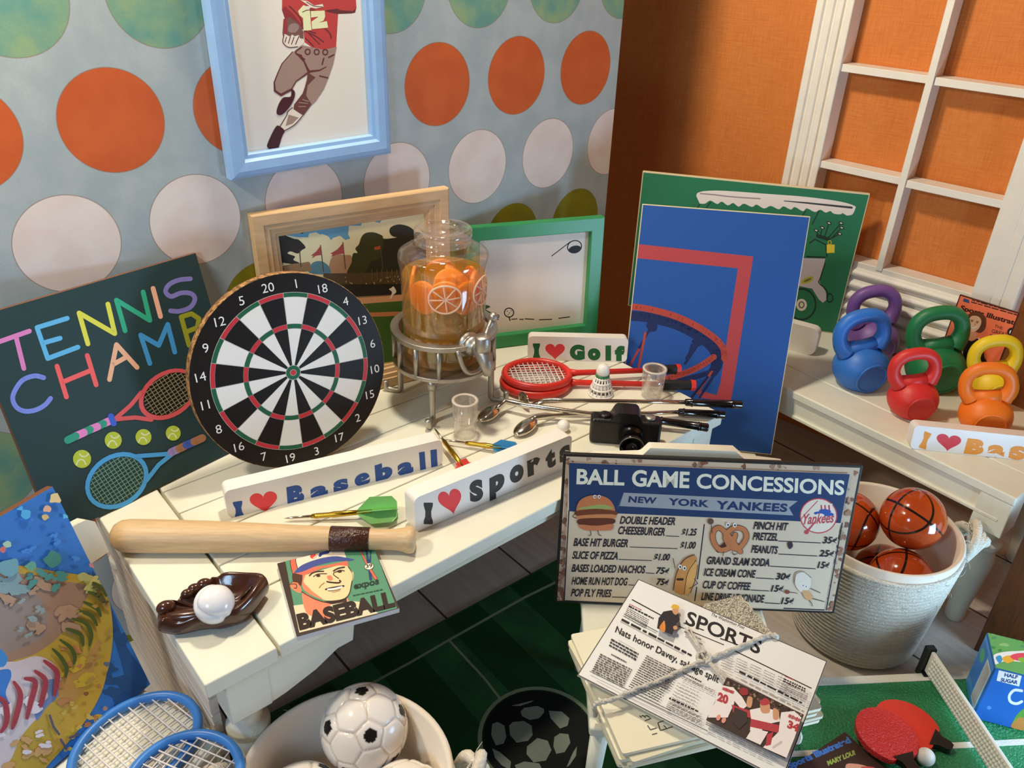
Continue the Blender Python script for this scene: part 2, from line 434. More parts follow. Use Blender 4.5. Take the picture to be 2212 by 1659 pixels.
# white window leaning flat on the orange wall
white_trim = mat('white_trim_paint', '#ece4d8', .45, noise=.05, nscale=5, bump=.05, bscale=30)
Mwin = frame(P0, WD, WN)
win = bpy.data.objects.new('window_1', None); COL.objects.link(win); win.matrix_world = Mwin; win['kind'] = 'structure'
TOP = 5.3
def strip(prof, a, c, along):              # profile (position, depth) pulled along x or y
    k = MB(); n = len(prof); vs = []
    for t in (a, c):
        for q, d in prof: vs.append((q, t, d) if along == 'y' else (t, q, d))
    fs = [(i, (i+1) % n, n+(i+1) % n, n+i) for i in range(n)]
    k.add(vs, fs); k.add(vs, [tuple(range(n)), tuple(range(2*n-1, n-1, -1))]); return k
fl = [(-1.818, -.29), (-1.818, -.04), (-1.80, -.01), (-1.72, -.01), (-1.705, -.045), (-1.685, -.05), (-1.67, -.02), (-1.60, -.02), (-1.585, -.05), (-1.565, -.05), (-1.55, -.02), (-1.485, -.02), (-1.47, -.055), (-1.445, -.055), (-1.43, 0), (-1.365, 0), (-1.355, -.01), (-1.355, -.29)]
fixn(strip(fl, .985, TOP, 'y').build('casing', white_trim, win, bevel=.006))
fr = [(.75, -.29), (.75, -.005), (.765, 0), (.96, 0), (.968, -.008), (.98, 0), (1.06, 0), (1.068, -.008), (1.08, 0), (1.20, 0), (1.22, -.02), (1.22, -.29)]
fixn(strip(fr, 0, TOP, 'y').build('casing', white_trim, win, bevel=.006))
bot = [(0, -.29), (0, .05), (.10, .06)]
for k in range(5):
    y = .12+.155*k; bot += [(y, .0), (y+.03, -.045), (y+.05, -.045), (y+.075, .015), (y+.11, .03), (y+.145, .015)]
bot += [(.91, -.03), (.985, -.03), (.985, -.29)]
fixn(strip(bot, -1.818, .75, 'x').build('window_sill', white_trim, win, bevel=.012))
MB().box((-.332, (TOP+.95)/2, -.15), (.078, TOP-.95, .27)).build('mullion', white_trim, win, bevel=.006)
for yb in (2.055, 3.188, 4.32):
    MB().box((-.8625, yb, -.165), (.985, .085, .25)).build('muntin', white_trim, win, bevel=.006)
    MB().box((.235 if yb != 2.055 else .255, yb-.005, -.165 if yb != 2.055 else -.13), (1.045 if yb != 2.055 else 1.07, .085, .25)).build('muntin', white_trim, win, bevel=.006)

# ================================================================== tables, chairs, rug
white_paint = mat('white_chalk_paint', '#e9e7d6', .5, noise=.05, nscale=4, bump=.06, bscale=25)
def leg_profile(h, r):
    return [(r*.55, 0), (r*.62, .04), (r*.66, h*.18), (r*.95, h*.55), (r*1.0, h*.68), (r*.86, h*.76), (r*.70, h*.79), (r*1.02, h*.82), (r*1.05, h*.86), (r*.75, h*.90), (r*.8, h)]
def table_leg(par, x, y, top, r=.16, block=.5):
    h = top-block
    mb = MB().lathe(leg_profile(h, r), 28)
    mb.box((0, 0, h+block/2-.001), (r*2, r*2, block))
    return mb.build('leg', white_paint, par, T(x, y, 0), bevel=.012)
# --- long white table along the dotted wall
x0, x1, y0, y1 = -6.43, -1.05, -2.825, -.10
tl = thing('white_table', 'long white painted plank table against the dotted wall, holding the dartboard and drink dispenser', 'table', T((x0+x1)/2, (y0+y1)/2, 0))
ox, oy = (x0+x1)/2, (y0+y1)/2
mb = MB(); ys = [y1, -.67, -1.03, -1.42, -1.82, -2.24, y0]; xb = -5.92; g_ = .011
for a, c in zip(ys[:-1], ys[1:]): mb.box(((xb+x1)/2-ox+g_/2, (a+c)/2-oy, ZL-.065), (x1-xb-g_, a-c-g_, .13))
mb.box(((x0+xb)/2-ox-g_/2, (y0+y1)/2-oy, ZL-.065), (xb-x0-g_, y1-y0, .13))
mb.box((0, 0, ZL-.10), (x1-x0-.06, y1-y0-.06, .05))
mb.build('tabletop', white_paint, tl, bevel=.014)
def apron(par, xa, xb_, y, top, wid=.75, deep=.36, shallow=.09, rot=I4):
    P = [(xa, top), (xa, top-deep-.03)]
    for q in ((.22, -deep), (.45, -deep*.84), (.62, -deep*.62), (.74, -deep*.62), (.76, -deep*.25), (.80, -shallow)): P.append((xa+q[0]*wid/.75, top+q[1]))
    for q in ((.80, -shallow), (.76, -deep*.25), (.74, -deep*.62), (.62, -deep*.62), (.45, -deep*.84), (.22, -deep)): P.append((xb_-q[0]*wid/.75, top+q[1]))
    P += [(xb_, top-deep-.03), (xb_, top)]
    return MB().prism(P, -.03, .03).build('apron', white_paint, par, rot @ T(0, y, 0) @ RX(pi/2), bevel=.006)
ztop = ZL-.125
apron(tl, x0+.3-ox, x1-.3-ox, y0+.09-oy, ztop, .80, .40, .10)
apron(tl, x0+.3-ox, x1-.3-ox, y1-.12-oy, ztop, .80, .40, .10)
# grooved end boards below the left end
mb = MB()                                   # grooved boards closing the left end
hts = [.10, .05, .13, .07, .16, .09, .12, .14, .10, .15, .11, .13, .10, .14, .12]; zz = ztop
for k, h_ in enumerate(hts):
    mb.box((x0+.10-ox, .13, zz-h_/2), (.06, y1-y0-.32, h_-.020)); zz -= h_
mb.box((x0+.115-ox, .13, ztop-sum(hts)/2), (.03, y1-y0-.34, sum(hts)-.01))
mb.build('end_panel', mat('pale_grooved_wood', '#dccfc1', .6, noise=.10, nscale=3, stretch=(4, .4, 8)), tl)
mb = MB().box((x1-.08-ox, 0, ztop-.12), (.05, y1-y0-.5, .24)); mb.build('end_panel', white_paint, tl, bevel=.006)
for lx, ly in ((x0+.28, y0+.20), (x1-.22, y0+.20), (x0+.20, y1-.22), (x1-.22, y1-.22)): table_leg(tl, lx-ox, ly-oy, ztop, .15, .42)

# --- white table under the window
rx0, rx1, ry0, ry1 = .42, 2.24, -5.23, -1.2
tr = thing('white_table', 'white painted table with turned legs below the window, holding the kettlebells', 'table', T((rx0+rx1)/2, (ry0+ry1)/2, 0) @ RZ(radians(-1.6)))
cx_, cy_ = (rx1-rx0), (ry1-ry0)
mb = MB().box((-cx_/2+.25, 0, ZR-.05), (.5-.012, cy_, .10)).box((.25, .0, ZR-.05), (cx_-.5, cy_, .10))
mb.build('tabletop', white_paint, tr, bevel=.018)
mb = MB().box((-cx_/2+.07, 0, ZR-.20), (.06, cy_-.2, .22)).box((-cx_/2+.06, 0, ZR-.32), (.10, cy_-.16, .04)); mb.build('apron', white_paint, tr, bevel=.01)
mb = MB().box((cx_/2-.07, 0, ZR-.20), (.06, cy_-.2, .22)); mb.build('apron', white_paint, tr, bevel=.01)
for s_ in (-1, 1): MB().box((0, s_*(cy_/2-.08), ZR-.20), (cx_-.2, .06, .22)).build('apron', white_paint, tr, bevel=.01)
for sx in (-1, 1):
    for sy in (-1, 1): table_leg(tr, sx*(cx_/2-.17), sy*(cy_/2-.16), ZR-.10, .155, .40)

# --- chairs
def chair(name, label, M, w, dpt, seat_z, back=True, back_h=1.5, lean=.178, rail=None, inset=0):
    t = thing(name, label, 'chair', M)
    MB().box((0, -dpt/2, seat_z-.05), (w, dpt, .10)).build('seat', white_paint, t, bevel=.025, bseg=3)
    for sx in (-1, 1):
        MB().tube([(sx*(w/2-.10), -dpt+.10, seat_z-.09), (sx*(w/2-.06), -dpt+.05, 0)], [.075, .055], 14).build('leg', white_paint, t)
        MB().tube([(sx*(w/2-.10-inset), -.08, seat_z-.09), (sx*(w/2-.07-inset), .05, 0)], [.075, .055], 14).build('leg', white_paint, t)
    for yy in (-dpt+.10, -.10): MB().box((0, yy, seat_z-.16), (w-.25, .05, .12)).build('seat_rail', white_paint, t, bevel=.008)
    if back:
        A = T(0, .065, seat_z-.06) @ RX(-lean)
        for sx in (-1, 1): MB().tube([(sx*(w/2-.09-inset), 0, 0), (sx*(w/2-.05-inset), 0, back_h-.1)], [.065, .055], 12, A).build('back_post', white_paint, t)
        hw = rail or w/2+.02
        P = [(-hw, back_h-.32), (-hw, back_h-.06), (-hw+.05, back_h-.01), (-w*.24, back_h+.02), (-w*.20, back_h+.10), (w*.24, back_h+.10), (w*.30, back_h+.02), (hw-.05, back_h-.01), (hw, back_h-.06), (hw, back_h-.32)]
        MB().prism(P, -.055, .055, A @ RX(pi/2)).build('back_rail', white_paint, t, bevel=.02)
        for k in range(3): MB().box(((k-1)*w*.27, 0, (back_h-.3)/2+.02), (.14, .05, back_h-.28), A).build('back_slat', white_paint, t, bevel=.01)
    return t
yawC = -.727; dC = Vector((cos(yawC), sin(yawC), 0)); nC = Vector((-sin(yawC), cos(yawC), 0))
Oc = Vector((-3.455, -2.981, 0))
chair('white_chair', 'white wooden chair holding the newspaper bundle and the concessions sign', frame(Oc+dC*1.05+nC*.13, dC, (0, 0, 1)), 1.62, 1.42, ZS, back_h=1.45, lean=.12, rail=.86)
# chair at the left edge under the blue rackets
yP = .366; dP = Vector((cos(yP), sin(yP), 0)); nP = Vector((-sin(yP), cos(yP), 0))
Pb = Vector((-6.572, -1.857, 0)); ZC = 1.25
chair('white_chair', 'white wooden chair at the left edge under the blue badminton rackets', frame(Pb+dP*(-.575)+nP*.10, dP, (0, 0, 1)), 1.07, .91, ZC, back_h=1.40, lean=.27, rail=.77, inset=.28)
# small stool behind the long table carrying the blue hoop board
st_c = Vector((-.52, -2.05, 0))
yB = -.854; dB = Vector((cos(yB), sin(yB), 0))
stl = thing('white_stool', 'small white stool half hidden behind the long table, under the blue hoop board', 'stool', frame(st_c, dB, (0, 0, 1)))
MB().box((.05, -.02, ZS-.05), (1.55, .62, .10)).build('seat', white_paint, stl, bevel=.02)
for sx in (-1, 1):
    for sy in (-1, 1): MB().tube([(.05+sx*.66, sy*.22-.02, ZS-.09), (.05+sx*.7, sy*.25-.02, 0)], [.07, .05], 12).build('leg', white_paint, stl)

# --- green football-pitch rug
class Flat(Board):
    def __init__(s, z):
        s.O = Vector((0, 0, z)); s.d = Vector((1, 0, 0)); s.up = Vector((0, 1, 0)); s.n = Vector((0, 0, 1)); s.M = T(0, 0, z)
rug = thing('pitch_rug', 'dark green rug printed like a football pitch with a black ball in the centre', 'rug', T(0, 0, 0))
q0, q1 = at(575, 1548, 0), at(1213, 1206, 0)
rd = (q1-q0).normalized(); rp = Vector((rd.y, -rd.x, 0))
A0 = q0-rd*.9; A1 = q1+rd*.6
rc = [A0, A1, A1+rp*3.9, A0+rp*3.9]
m_rug = mat('rug_weave', '#135a20', .75, noise=.5, nscale=3, bump=.5, bscale=90, col2='#0e4418')
MB().prism([(p.x, p.y) for p in rc], 0, .02).build('pile', m_rug, rug)
fb = Flat(.02); ik = Ink(fb, 400, 1100, 2.458, gain=1.0)
# mowing stripes
for k in range(6):
    a = A0+rd*(.25+.86*k); c_ = a+rd*.43
    ik.raw([(p.x, p.y) for p in (a+rp*.02, c_+rp*.02, c_+rp*3.88, a+rp*3.88)], '#0b3d14')
lc = '#7f8a6c'
def fl_line(pts, w, c): ik.line(pts, w, c)
ik.line([(980, 930), (1185, 820), (1400, 695), (1800, 470), (2000, 372)], 13, lc)
ik.line([(1400, 695), (1590, 900), (1690, 1030)], 13, lc)
cc = at(1165, 1592, .02); Rb = .50
def circ_pts(r, n=40, sx=1): return [(cc.x+r*cos(2*pi*i/n), cc.y+r*sin(2*pi*i/n)) for i in range(n)]
ik.raw(circ_pts(Rb+.05), lc); ik.raw(circ_pts(Rb+.012), '#06240c'); ik.raw(circ_pts(Rb-.005), '#050806')
gp = '#7b8274'
for P in ([(1780, 1075), (1800, 1055), (1870, 1045), (1905, 1060), (1905, 1080), (1880, 1110), (1830, 1120), (1790, 1100)], [(1930, 1070), (2000, 1075), (2040, 1110), (2030, 1150), (1990, 1165), (1940, 1110)],
          [(1720, 1150), (1740, 1130), (1800, 1125), (1840, 1150), (1845, 1200), (1820, 1230), (1760, 1240), (1725, 1200)], [(1630, 1140), (1660, 1130), (1695, 1150), (1705, 1210), (1690, 1245), (1650, 1255), (1625, 1200)],
          [(1960, 1210), (1990, 1190), (2035, 1195), (2045, 1240), (2015, 1290), (1970, 1300), (1955, 1260)], [(1815, 1260), (1870, 1215), (1925, 1230), (1945, 1280), (1915, 1335), (1850, 1345), (1812, 1300)],
          [(1630, 1270), (1670, 1290), (1730, 1340), (1725, 1385), (1680, 1360), (1645, 1320)], [(1750, 1360), (1800, 1340), (1880, 1350), (1900, 1390), (1860, 1440), (1780, 1430)], [(2060, 1290), (2080, 1260), (2075, 1310), (2040, 1360), (2025, 1370)],
          [(1730, 1045), (1790, 1030), (1850, 1015), (1840, 1025), (1780, 1045)]): ik.poly(P, gp)
ik.build(rug, 'pitch_markings', .75, T(0, 0, .02))
# ================================================================== boards and pictures
def panel(name, label, cat, B, edge, face=None, inset=0, group=None, bevel=.004):
    t = thing(name, label, cat, B.M, group)
    MB().box((B.w/2, B.h/2, -B.t/2), (B.w, B.h, B.t)).build('board', edge, t, bevel=bevel)
    return t
brown_edge = mat('brown_board_edge', '#6b4228', .6); pale_edge = mat('pale_board_edge', '#d8c9a4', .6); black_edge = mat('black_board_edge', '#1d1915', .5)
card_white = mat('white_card', '#efe9e4', .6)
def full(ik, c, mg=.002): ik.rect(mg, mg, ik.b.w-mg, ik.b.h-mg, c); return ik

# ---- tennis board
B = Board(-6.771, -.771, ZL, .188, .221, 1.787, 1.794, .05)
t = panel('tennis_sign', 'dark green board lettered TENNIS CHAMP in pastel strokes with two drawn rackets', 'sign', B, brown_edge)
ik = full(Ink(B, 0, 500, 2.602, 1.25), '#24393c')
Wd = 27
def L(pts, c, w=Wd): ik.line(pts, w, c); return ik
L([(-5, 620), (165, 560)], '#c277b4'); L([(90, 592), (134, 770)], '#c277b4')
L([(378, 488), (208, 540), (268, 714), (438, 650)], '#58a6ee'); L([(238, 628), (338, 600)], '#58a6ee')
L([(494, 632), (444, 458), (645, 574), (606, 408)], '#c6c84e')
L([(703, 558), (654, 386), (842, 500), (804, 340)], '#2f9d7d')
L([(860, 320), (902, 478)], '#d9a48c')
ik.curve([(1070, 266), (1010, 272), (955, 295), (930, 335), (960, 365), (1020, 345), (1075, 350), (1095, 380), (1070, 425), (1010, 448), (958, 446)], 26, '#7a74b8')
ik.curve([(245, 822), (190, 812), (120, 842), (72, 925), (90, 985), (140, 1010), (200, 1003), (252, 975), (284, 938)], 27, '#7284e2')
L([(320, 757), (373, 930)], '#d95c5e'); L([(490, 697), (540, 862)], '#d95c5e'); L([(348, 848), (512, 780)], '#d95c5e')
L([(615, 832), (654, 636), (770, 764)], '#dba689'); L([(634, 748), (706, 708)], '#dba689')
L([(842, 742), (790, 582), (892, 640), (942, 522), (982, 678)], '#3f8ac4')
L([(1062, 640), (1018, 480), (1075, 462), (1118, 490), (1108, 540), (1045, 565)], '#8c8d28')
# red drawn racket
ik.ell(945, 915, 180, 128, '#c95357', -33); ik.ell(947, 913, 156, 104, '#17130f', -33)
for i in range(-5, 6):
    r = radians(-33); ux, uy = cos(r), sin(r); vx, vy = -sin(r), cos(r); a = 24*i; l = 100*sqrt(max(0, 1-(a/150)**2))
    if l: ik.line([(947+ux*a-vx*l, 913+uy*a-vy*l), (947+ux*a+vx*l, 913+uy*a+vy*l)], 4, '#8d8468', False)
    a = 19*i; l = 150*sqrt(max(0, 1-(a/104)**2))
    if l: ik.line([(947+vx*a-ux*l, 913+vy*a-uy*l), (947+vx*a+ux*l, 913+vy*a+uy*l)], 4, '#8d8468', False)
L([(650, 1050), (735, 975), (792, 905)], '#c95357', 24); L([(650, 1055), (760, 1045), (850, 1058)], '#c95357', 24)
hp = [(625, 1060), (580, 1080), (545, 1097), (505, 1113), (470, 1130), (425, 1150), (380, 1172)]
for i, c in enumerate(('#d57fc0', '#2f8f78', '#d57fc0', '#2f8f78', '#d57fc0', '#2f8f78')): ik.line([hp[i], hp[i+1]], 44, c)
ik.line([(622, 1038), (638, 1078)], 34, '#3a5cc8')
for x, y, r in ((460, 1278, 51), (635, 1173, 48), (805, 1155, 45), (972, 1133, 42)):
    ik.ell(x, y, r, r, '#a9ba3c'); ik.ring(x-r*.1, y+r*1.0, r*.55, r*.95, 7, '#d9e0b8', 0, 200, 335)
    ik.ring(x+r*.2, y-r*1.0, r*.6, r*.75, 7, '#d9e0b8', 0, 35, 140)
# blue drawn racket
ik.ell(655, 1400, 190, 148, '#4797d6', -33); ik.ell(655, 1400, 164, 122, '#1d3b39', -33)
for i in range(-6, 7):
    r = radians(-33); ux, uy = cos(r), sin(r); vx, vy = -sin(r), cos(r); a = 24*i; l = 118*sqrt(max(0, 1-(a/160)**2))
    if l: ik.line([(655+ux*a-vx*l, 1400+uy*a-vy*l), (655+ux*a+vx*l, 1400+uy*a+vy*l)], 4, '#6f9288', False)
    a = 20*i; l = 158*sqrt(max(0, 1-(a/120)**2))
    if l: ik.line([(655+vx*a-ux*l, 1400+vy*a-uy*l), (655+vx*a+ux*l, 1400+vy*a+uy*l)], 4, '#6f9288', False)
L([(770, 1262), (960, 1248)], '#4797d6', 24); L([(820, 1400), (890, 1310), (968, 1248)], '#4797d6', 24)
hp = [(960, 1240), (1005, 1220), (1045, 1200), (1090, 1180), (1135, 1160)]
for i, c in enumerate(('#8f7fb8', '#9a6a4c', '#3f55a8', '#9a6a4c')): ik.line([hp[i], hp[i+1]], 44, c)
ik.build(t)

# ---- dartboard
Rd, rd_ = .80, .655
B = Board(-4.746, -1.083, ZL, -.095, .214, 1, 1, .11)
t = thing('dartboard', 'round cork-edged dartboard numbered 1 to 20, propped upright on the long white table', 'dartboard', B.M)
cork = mat('cork', '#c09058', .8, noise=.6, nscale=28, bump=.6, bscale=60, col2='#5a3a1c')
R0 = .857
MB().lathe([(R0-.02, -.11), (R0, -.10), (R0, -.004), (R0-.006, 0)], 96, T(0, R0, 0)).build('cork_backing', cork, t)
ik = Ink(B, 0, 0, 1, 1.25)
def arc(r0, r1, a0, a1, c, n=5):
    P = [(r1*sin(a0+(a1-a0)*i/n), R0+r1*cos(a0+(a1-a0)*i/n)) for i in range(n+1)]
    P += [(r0*sin(a1+(a0-a1)*i/n), R0+r0*cos(a1+(a0-a1)*i/n)) for i in range(n+1)] if r0 > 0 else [(0, R0)]
    ik.z -= ik.st; ik.raw(P, c)
def disc(r, c): ik.raw([(r*sin(2*pi*i/72), R0+r*cos(2*pi*i/72)) for i in range(72)], c)
disc(R0-.005, '#1a1513')
Rr = .693
disc(Rr, '#bdb9b0')
tilt = radians(-5.5)
nums = [20, 1, 18, 4, 13, 6, 10, 15, 2, 17, 3, 19, 7, 16, 8, 11, 14, 9, 12, 5]
for k, num in enumerate(nums):
    a = tilt+2*pi*k/20; a0, a1 = a-pi/20, a+pi/20; dk = k % 2 == 0
    g = radians(.25)
    ik.z = .0024
    arc(.655, Rr-.004, a0+g, a1-g, '#b5303a' if dk else '#215a41')
    arc(.425, .655-.003, a0+g, a1-g, '#191413' if dk else '#dcdadd')
    arc(.385, .425-.003, a0+g, a1-g, '#b5303a' if dk else '#215a41')
    arc(.05, .385-.003, a0+g, a1-g, '#191413' if dk else '#dcdadd')
    ik.z = .0035
    vs, fs = text_mesh(str(num)); xs = [v[0] for v in vs]; mx = (min(xs)+max(xs))/2; sc_ = .108
    rx_, ry_ = .765*sin(a), .765*cos(a)
    ik.raw([((x-mx)*sc_+rx_, (y-.36)*sc_+ry_+R0) for x, y in vs], '#dedbd8', fs)
ik.z = .004
disc(.066, '#bdb9b0'); disc(.062, '#215a41'); disc(.028, '#bdb9b0'); disc(.025, '#b5303a')
ik.build(t, 'playing_face', .38)

# ---- framed pictures
def framed(name, label, B, bw, depth, m, group=None, raise_=.06, profile=None):
    t = thing(name, label, 'picture', B.M, group)
    w, h = B.w, B.h
    prof = profile or [(0, -depth), (0, -.004), (.006, 0), (bw-.006, 0), (bw, -.004), (bw, -depth)]
    P = [Vector((0, 0)), Vector((w, 0)), Vector((w, h)), Vector((0, h))]
    for i in range(4):
        a, b_ = P[i], P[(i+1) % 4]; d = (b_-a).normalized(); n = Vector((-d.y, d.x)); Lg = (b_-a).length
        vs = []
        for q, z in prof: p_ = a+d*q+n*q; vs.append((p_.x, p_.y, z))
        for q, z in prof: p_ = a+d*(Lg-q)+n*q; vs.append((p_.x, p_.y, z))
        k = len(prof); fs = [(j, k+j, k+(j+1) % k, (j+1) % k) for j in range(k)]
        fixn(MB().add(vs, fs).add(vs, [tuple(range(k)), tuple(range(k, 2*k))]).build('frame_rail', m, t, merge=True))
    MB().box((w/2, h/2, -depth+.012), (w-.02, h-.02, .02)).build('backing', card_white, t)
    return t
# blue frame hung on the dotted wall with the running player print
B = Board(-4.713, -.115, 4.382-.0, radians(1.0), 0, 1.59, 2.35, .1)
B.O.z = 4.382
B.M[2][3] = 4.382
m_blue = mat('sky_blue_frame', '#93b9e6', .45, noise=.08, nscale=4)
t = framed('framed_print', 'pale blue frame on the dotted wall with a running red-jerseyed football player print', B, .19, .11, m_blue,
           profile=[(0, -.11), (0, -.02), (.025, 0), (.06, .006), (.13, 0), (.15, -.03), (.18, -.035), (.19, -.05), (.19, -.11)])
ik = Ink(B, 560, 0, 4.608, 1.45, zoff=-.085)
ik.rect(.15, .15, B.w-.15, B.h-.15, '#d8c3b8')
br = '#5a2c2c'; rdj = '#a63a38'; gy = '#8d7569'
ik.poly([(230, -160), (225, 100), (255, 180), (440, 300), (450, 420), (520, 470), (640, 495), (765, 470), (785, 140), (950, 130), (968, 80), (960, -30), (940, -160)], rdj)
ik.poly([(640, 105), (780, 85), (800, 100), (930, 110), (965, 80), (955, 125), (920, 135), (785, 140), (700, 125)], br)
ik.poly([(225, 100), (255, 60), (330, 130), (440, 270), (440, 300), (330, 190), (255, 190)], '#7e2c2e')
for P in ([(445, 305), (560, 360), (640, 420)], [(490, 330), (600, 440)], [(460, 380), (540, 460)], [(640, 270), (700, 330), (715, 380)], [(500, 310), (560, 330)], [(300, 60), (400, 170), (430, 250)]): ik.curve(P, 12, br)
cream = '#e0cfa0'
ik.poly([(385, 110), (440, 50), (500, 80), (520, 300), (440, 305), (435, 180), (400, 150)], cream)
ik.poly([(512, 110), (650, 105), (655, 165), (640, 205), (590, 225), (672, 210), (685, 275), (525, 290), (520, 215), (590, 165), (515, 175)], cream)
ik.poly([(410, 0), (480, 10), (545, 55), (630, 40), (640, 70), (560, 85), (520, 75), (440, 95), (470, 60), (500, 60)], '#d9c4b4')
for P in ([(470, 20), (545, 60), (630, 68)], [(430, 120), (480, 100), (550, 100)]): ik.curve(P, 8, br)
# tucked arm, ball and hand
ik.poly([(240, 190), (300, 170), (400, 240), (440, 320), (440, 400), (330, 470), (250, 450), (230, 330)], '#6a4a44')
ik.poly([(240, 200), (275, 180), (275, 330), (245, 345)], '#8a2f33')
ik.blob([(285, 290), (310, 240), (370, 235), (395, 270), (360, 320), (300, 320)], '#85706a')
ik.blob([(232, 390), (250, 340), (300, 360), (330, 345), (350, 360), (395, 350), (405, 380), (440, 390), (440, 430), (380, 470), (290, 472), (245, 445)], '#d5bfb2')
for P in ([(270, 370), (255, 420)], [(310, 360), (290, 430)], [(345, 370), (320, 440)], [(395, 360), (360, 440)], [(245, 350), (235, 420), (290, 470), (380, 465)]): ik.curve(P, 9, br)
# trousers
ik.poly([(430, 450), (520, 470), (640, 495), (770, 465), (735, 640), (690, 770), (640, 890), (560, 1010), (480, 1080), (380, 1040), (440, 920), (480, 740), (370, 810), (330, 890), (220, 960), (150, 905), (145, 820), (190, 720), (230, 630), (330, 520)], gy)
ik.line([(330, 515), (225, 635), (185, 725), (148, 820), (155, 905), (215, 945), (320, 890)], [8, 10, 12, 14, 22, 26, 24], br)
ik.line([(320, 885), (365, 810), (470, 735), (500, 715)], [10, 12, 18, 24], br)
ik.poly([(350, 520), (420, 545), (500, 700), (480, 720), (440, 620)], br); ik.line([(500, 712), (600, 700), (665, 665)], [24, 16, 8], br)
ik.poly([(480, 720), (560, 770), (480, 850), (465, 950), (520, 1040), (440, 1150), (340, 1090), (345, 1040), (430, 930), (475, 800)], '#5f3632')
for P in ([(420, 470), (360, 525), (450, 590)], [(640, 580), (625, 640)], [(740, 545), (690, 570)], [(600, 755), (680, 775)]): ik.curve(P, 14, br)
for x in (480, 570, 655): ik.ring(x, 515+(x-480)*.02, 24, 26, 12, br)
for P in ([(395, 1020), (480, 1030)], [(390, 1060), (460, 1060)], [(430, 990), (490, 1010)]): ik.curve(P, 9, gy)
# socks and boots
ik.poly([(300, 1080), (345, 1090), (430, 1150), (380, 1220), (260, 1300), (205, 1270), (275, 1140)], '#d3bfae')
ik.poly([(290, 1140), (390, 1170), (330, 1230), (260, 1255)], gy); ik.curve([(330, 1070), (285, 1110), (270, 1150), (205, 1260)], 9, br)
ik.curve([(430, 1150), (350, 1240), (250, 1300)], 9, br)
ik.blob([(200, 1255), (250, 1300), (225, 1360), (185, 1480), (140, 1502), (80, 1465), (85, 1420), (135, 1310), (170, 1255)], '#3d1a20')
ik.blob([(320, 890), (350, 910), (350, 965), (310, 1050), (240, 1130), (190, 1145), (170, 1110), (195, 1030), (240, 970), (310, 960)], '#40191f')
ik.build(t, 'print', .6)

# light wood frame with the park ball-field picture
B = Board(-4.60, -.16, ZL, -.15, .030, 1.93, 2.00, .10)
m_pine = mat('light_pine', '#d3ae80', .55, noise=.14, nscale=3, stretch=(1.5, 9, 9))
t = framed('framed_print', 'light wood frame holding a ballpark picture with red pennants, behind the dartboard', B, .235, .10, m_pine,
           profile=[(0, -.10), (0, -.008), (.012, 0), (.10, 0), (.105, -.012), (.15, -.014), (.155, -.03), (.20, -.034), (.21, -.05), (.235, -.055), (.235, -.10)])
ik = Ink(B, 560, 460, 6.506, 1.3, zoff=-.078)
ik.rect(.2, .2, B.w-.2, B.h-.2, '#d8caa0')
ik.clip = (.2, .2, B.w-.2, B.h-.2)
ik.poly([(260, 150), (1720, 40), (1760, 60), (1690, 140), (1460, 80), (1430, 180), (1260, 180), (1250, 300), (1280, 360), (1210, 380), (1130, 320), (1040, 350), (1010, 380), (930, 310), (850, 320), (800, 270), (700, 290), (680, 360), (540, 340), (300, 300)], '#5f93ac')
ik.blob([(790, 275), (850, 300), (900, 300), (980, 340), (1010, 400), (1060, 350), (1150, 330), (1210, 400), (1250, 370), (1250, 480), (700, 480), (540, 360), (620, 340), (700, 340)], '#d9cba2')
dk = '#2c2620'
ik.blob([(260, 155), (880, 120), (800, 200), (650, 220), (610, 290), (500, 260), (380, 260), (350, 300), (480, 360), (560, 380), (650, 480), (600, 520), (540, 570), (440, 540), (400, 570), (500, 610), (480, 660), (560, 700), (480, 720), (340, 700), (320, 700)], dk)
ik.blob([(980, 760), (1010, 640), (1080, 580), (1200, 590), (1290, 600), (1330, 700), (1380, 760), (1360, 870), (1000, 880)], '#a57f5c')
ik.blob([(1300, 680), (1320, 570), (1380, 560), (1350, 500), (1400, 440), (1430, 350), (1480, 290), (1560, 270), (1640, 280), (1730, 320), (1750, 360), (1900, 360), (1960, 380), (2300, 330), (2300, 1000), (1300, 950)], '#37391c')
ik.blob([(1740, 480), (1760, 380), (1900, 350), (2300, 300), (2300, 900), (1560, 900), (1560, 700), (1680, 640)], '#2a2a1c')
ik.blob([(1830, 270), (1850, 200), (1960, 160), (2100, 190), (2180, 260), (2100, 300), (2000, 340), (1880, 330)], '#2b2a22')
ik.blob([(700, 780), (740, 710), (800, 680), (880, 680), (960, 730), (1000, 800), (980, 860), (720, 850)], '#527a86')
ik.blob([(300, 760), (440, 720), (600, 700), (700, 690), (720, 760), (700, 820), (300, 830)], '#8a6a4a')
for x0, y0, x1, y1 in ((860, 450, 905, 830), (1175, 410, 1210, 790), (565, 510, 585, 760)): ik.line([(x0, y0), (x1, y1)], 14, '#54403a', False)
ik.line([(1700, 450), (1740, 800)], 10, '#50463a', False)
ik.poly([(862, 460), (875, 590), (800, 600), (735, 640), (760, 600), (725, 600), (800, 540)], '#9c4540'); ik.poly([(1178, 420), (1195, 570), (1100, 580), (1010, 615), (1030, 580), (1000, 570), (1100, 510)], '#9c4540')
ik.poly([(1615, 480), (1700, 460), (1700, 510), (1620, 520)], '#a8492e')
ik.poly([(900, 850), (1560, 840), (2300, 790), (2300, 1010), (900, 1010)], '#4e4028')
rd2 = random.Random(3)
for i in range(60): ik.ell(1200+rd2.random()*950, 890+rd2.random()*120, 8, 13, rd2.choice(['#8b7a5a', '#a39878', '#6a4a34', '#574a3a']), n=8)
for x in range(1580, 2200, 70): ik.line([(x, 790), (x+5, 960)], 8, '#6a5a40', False)
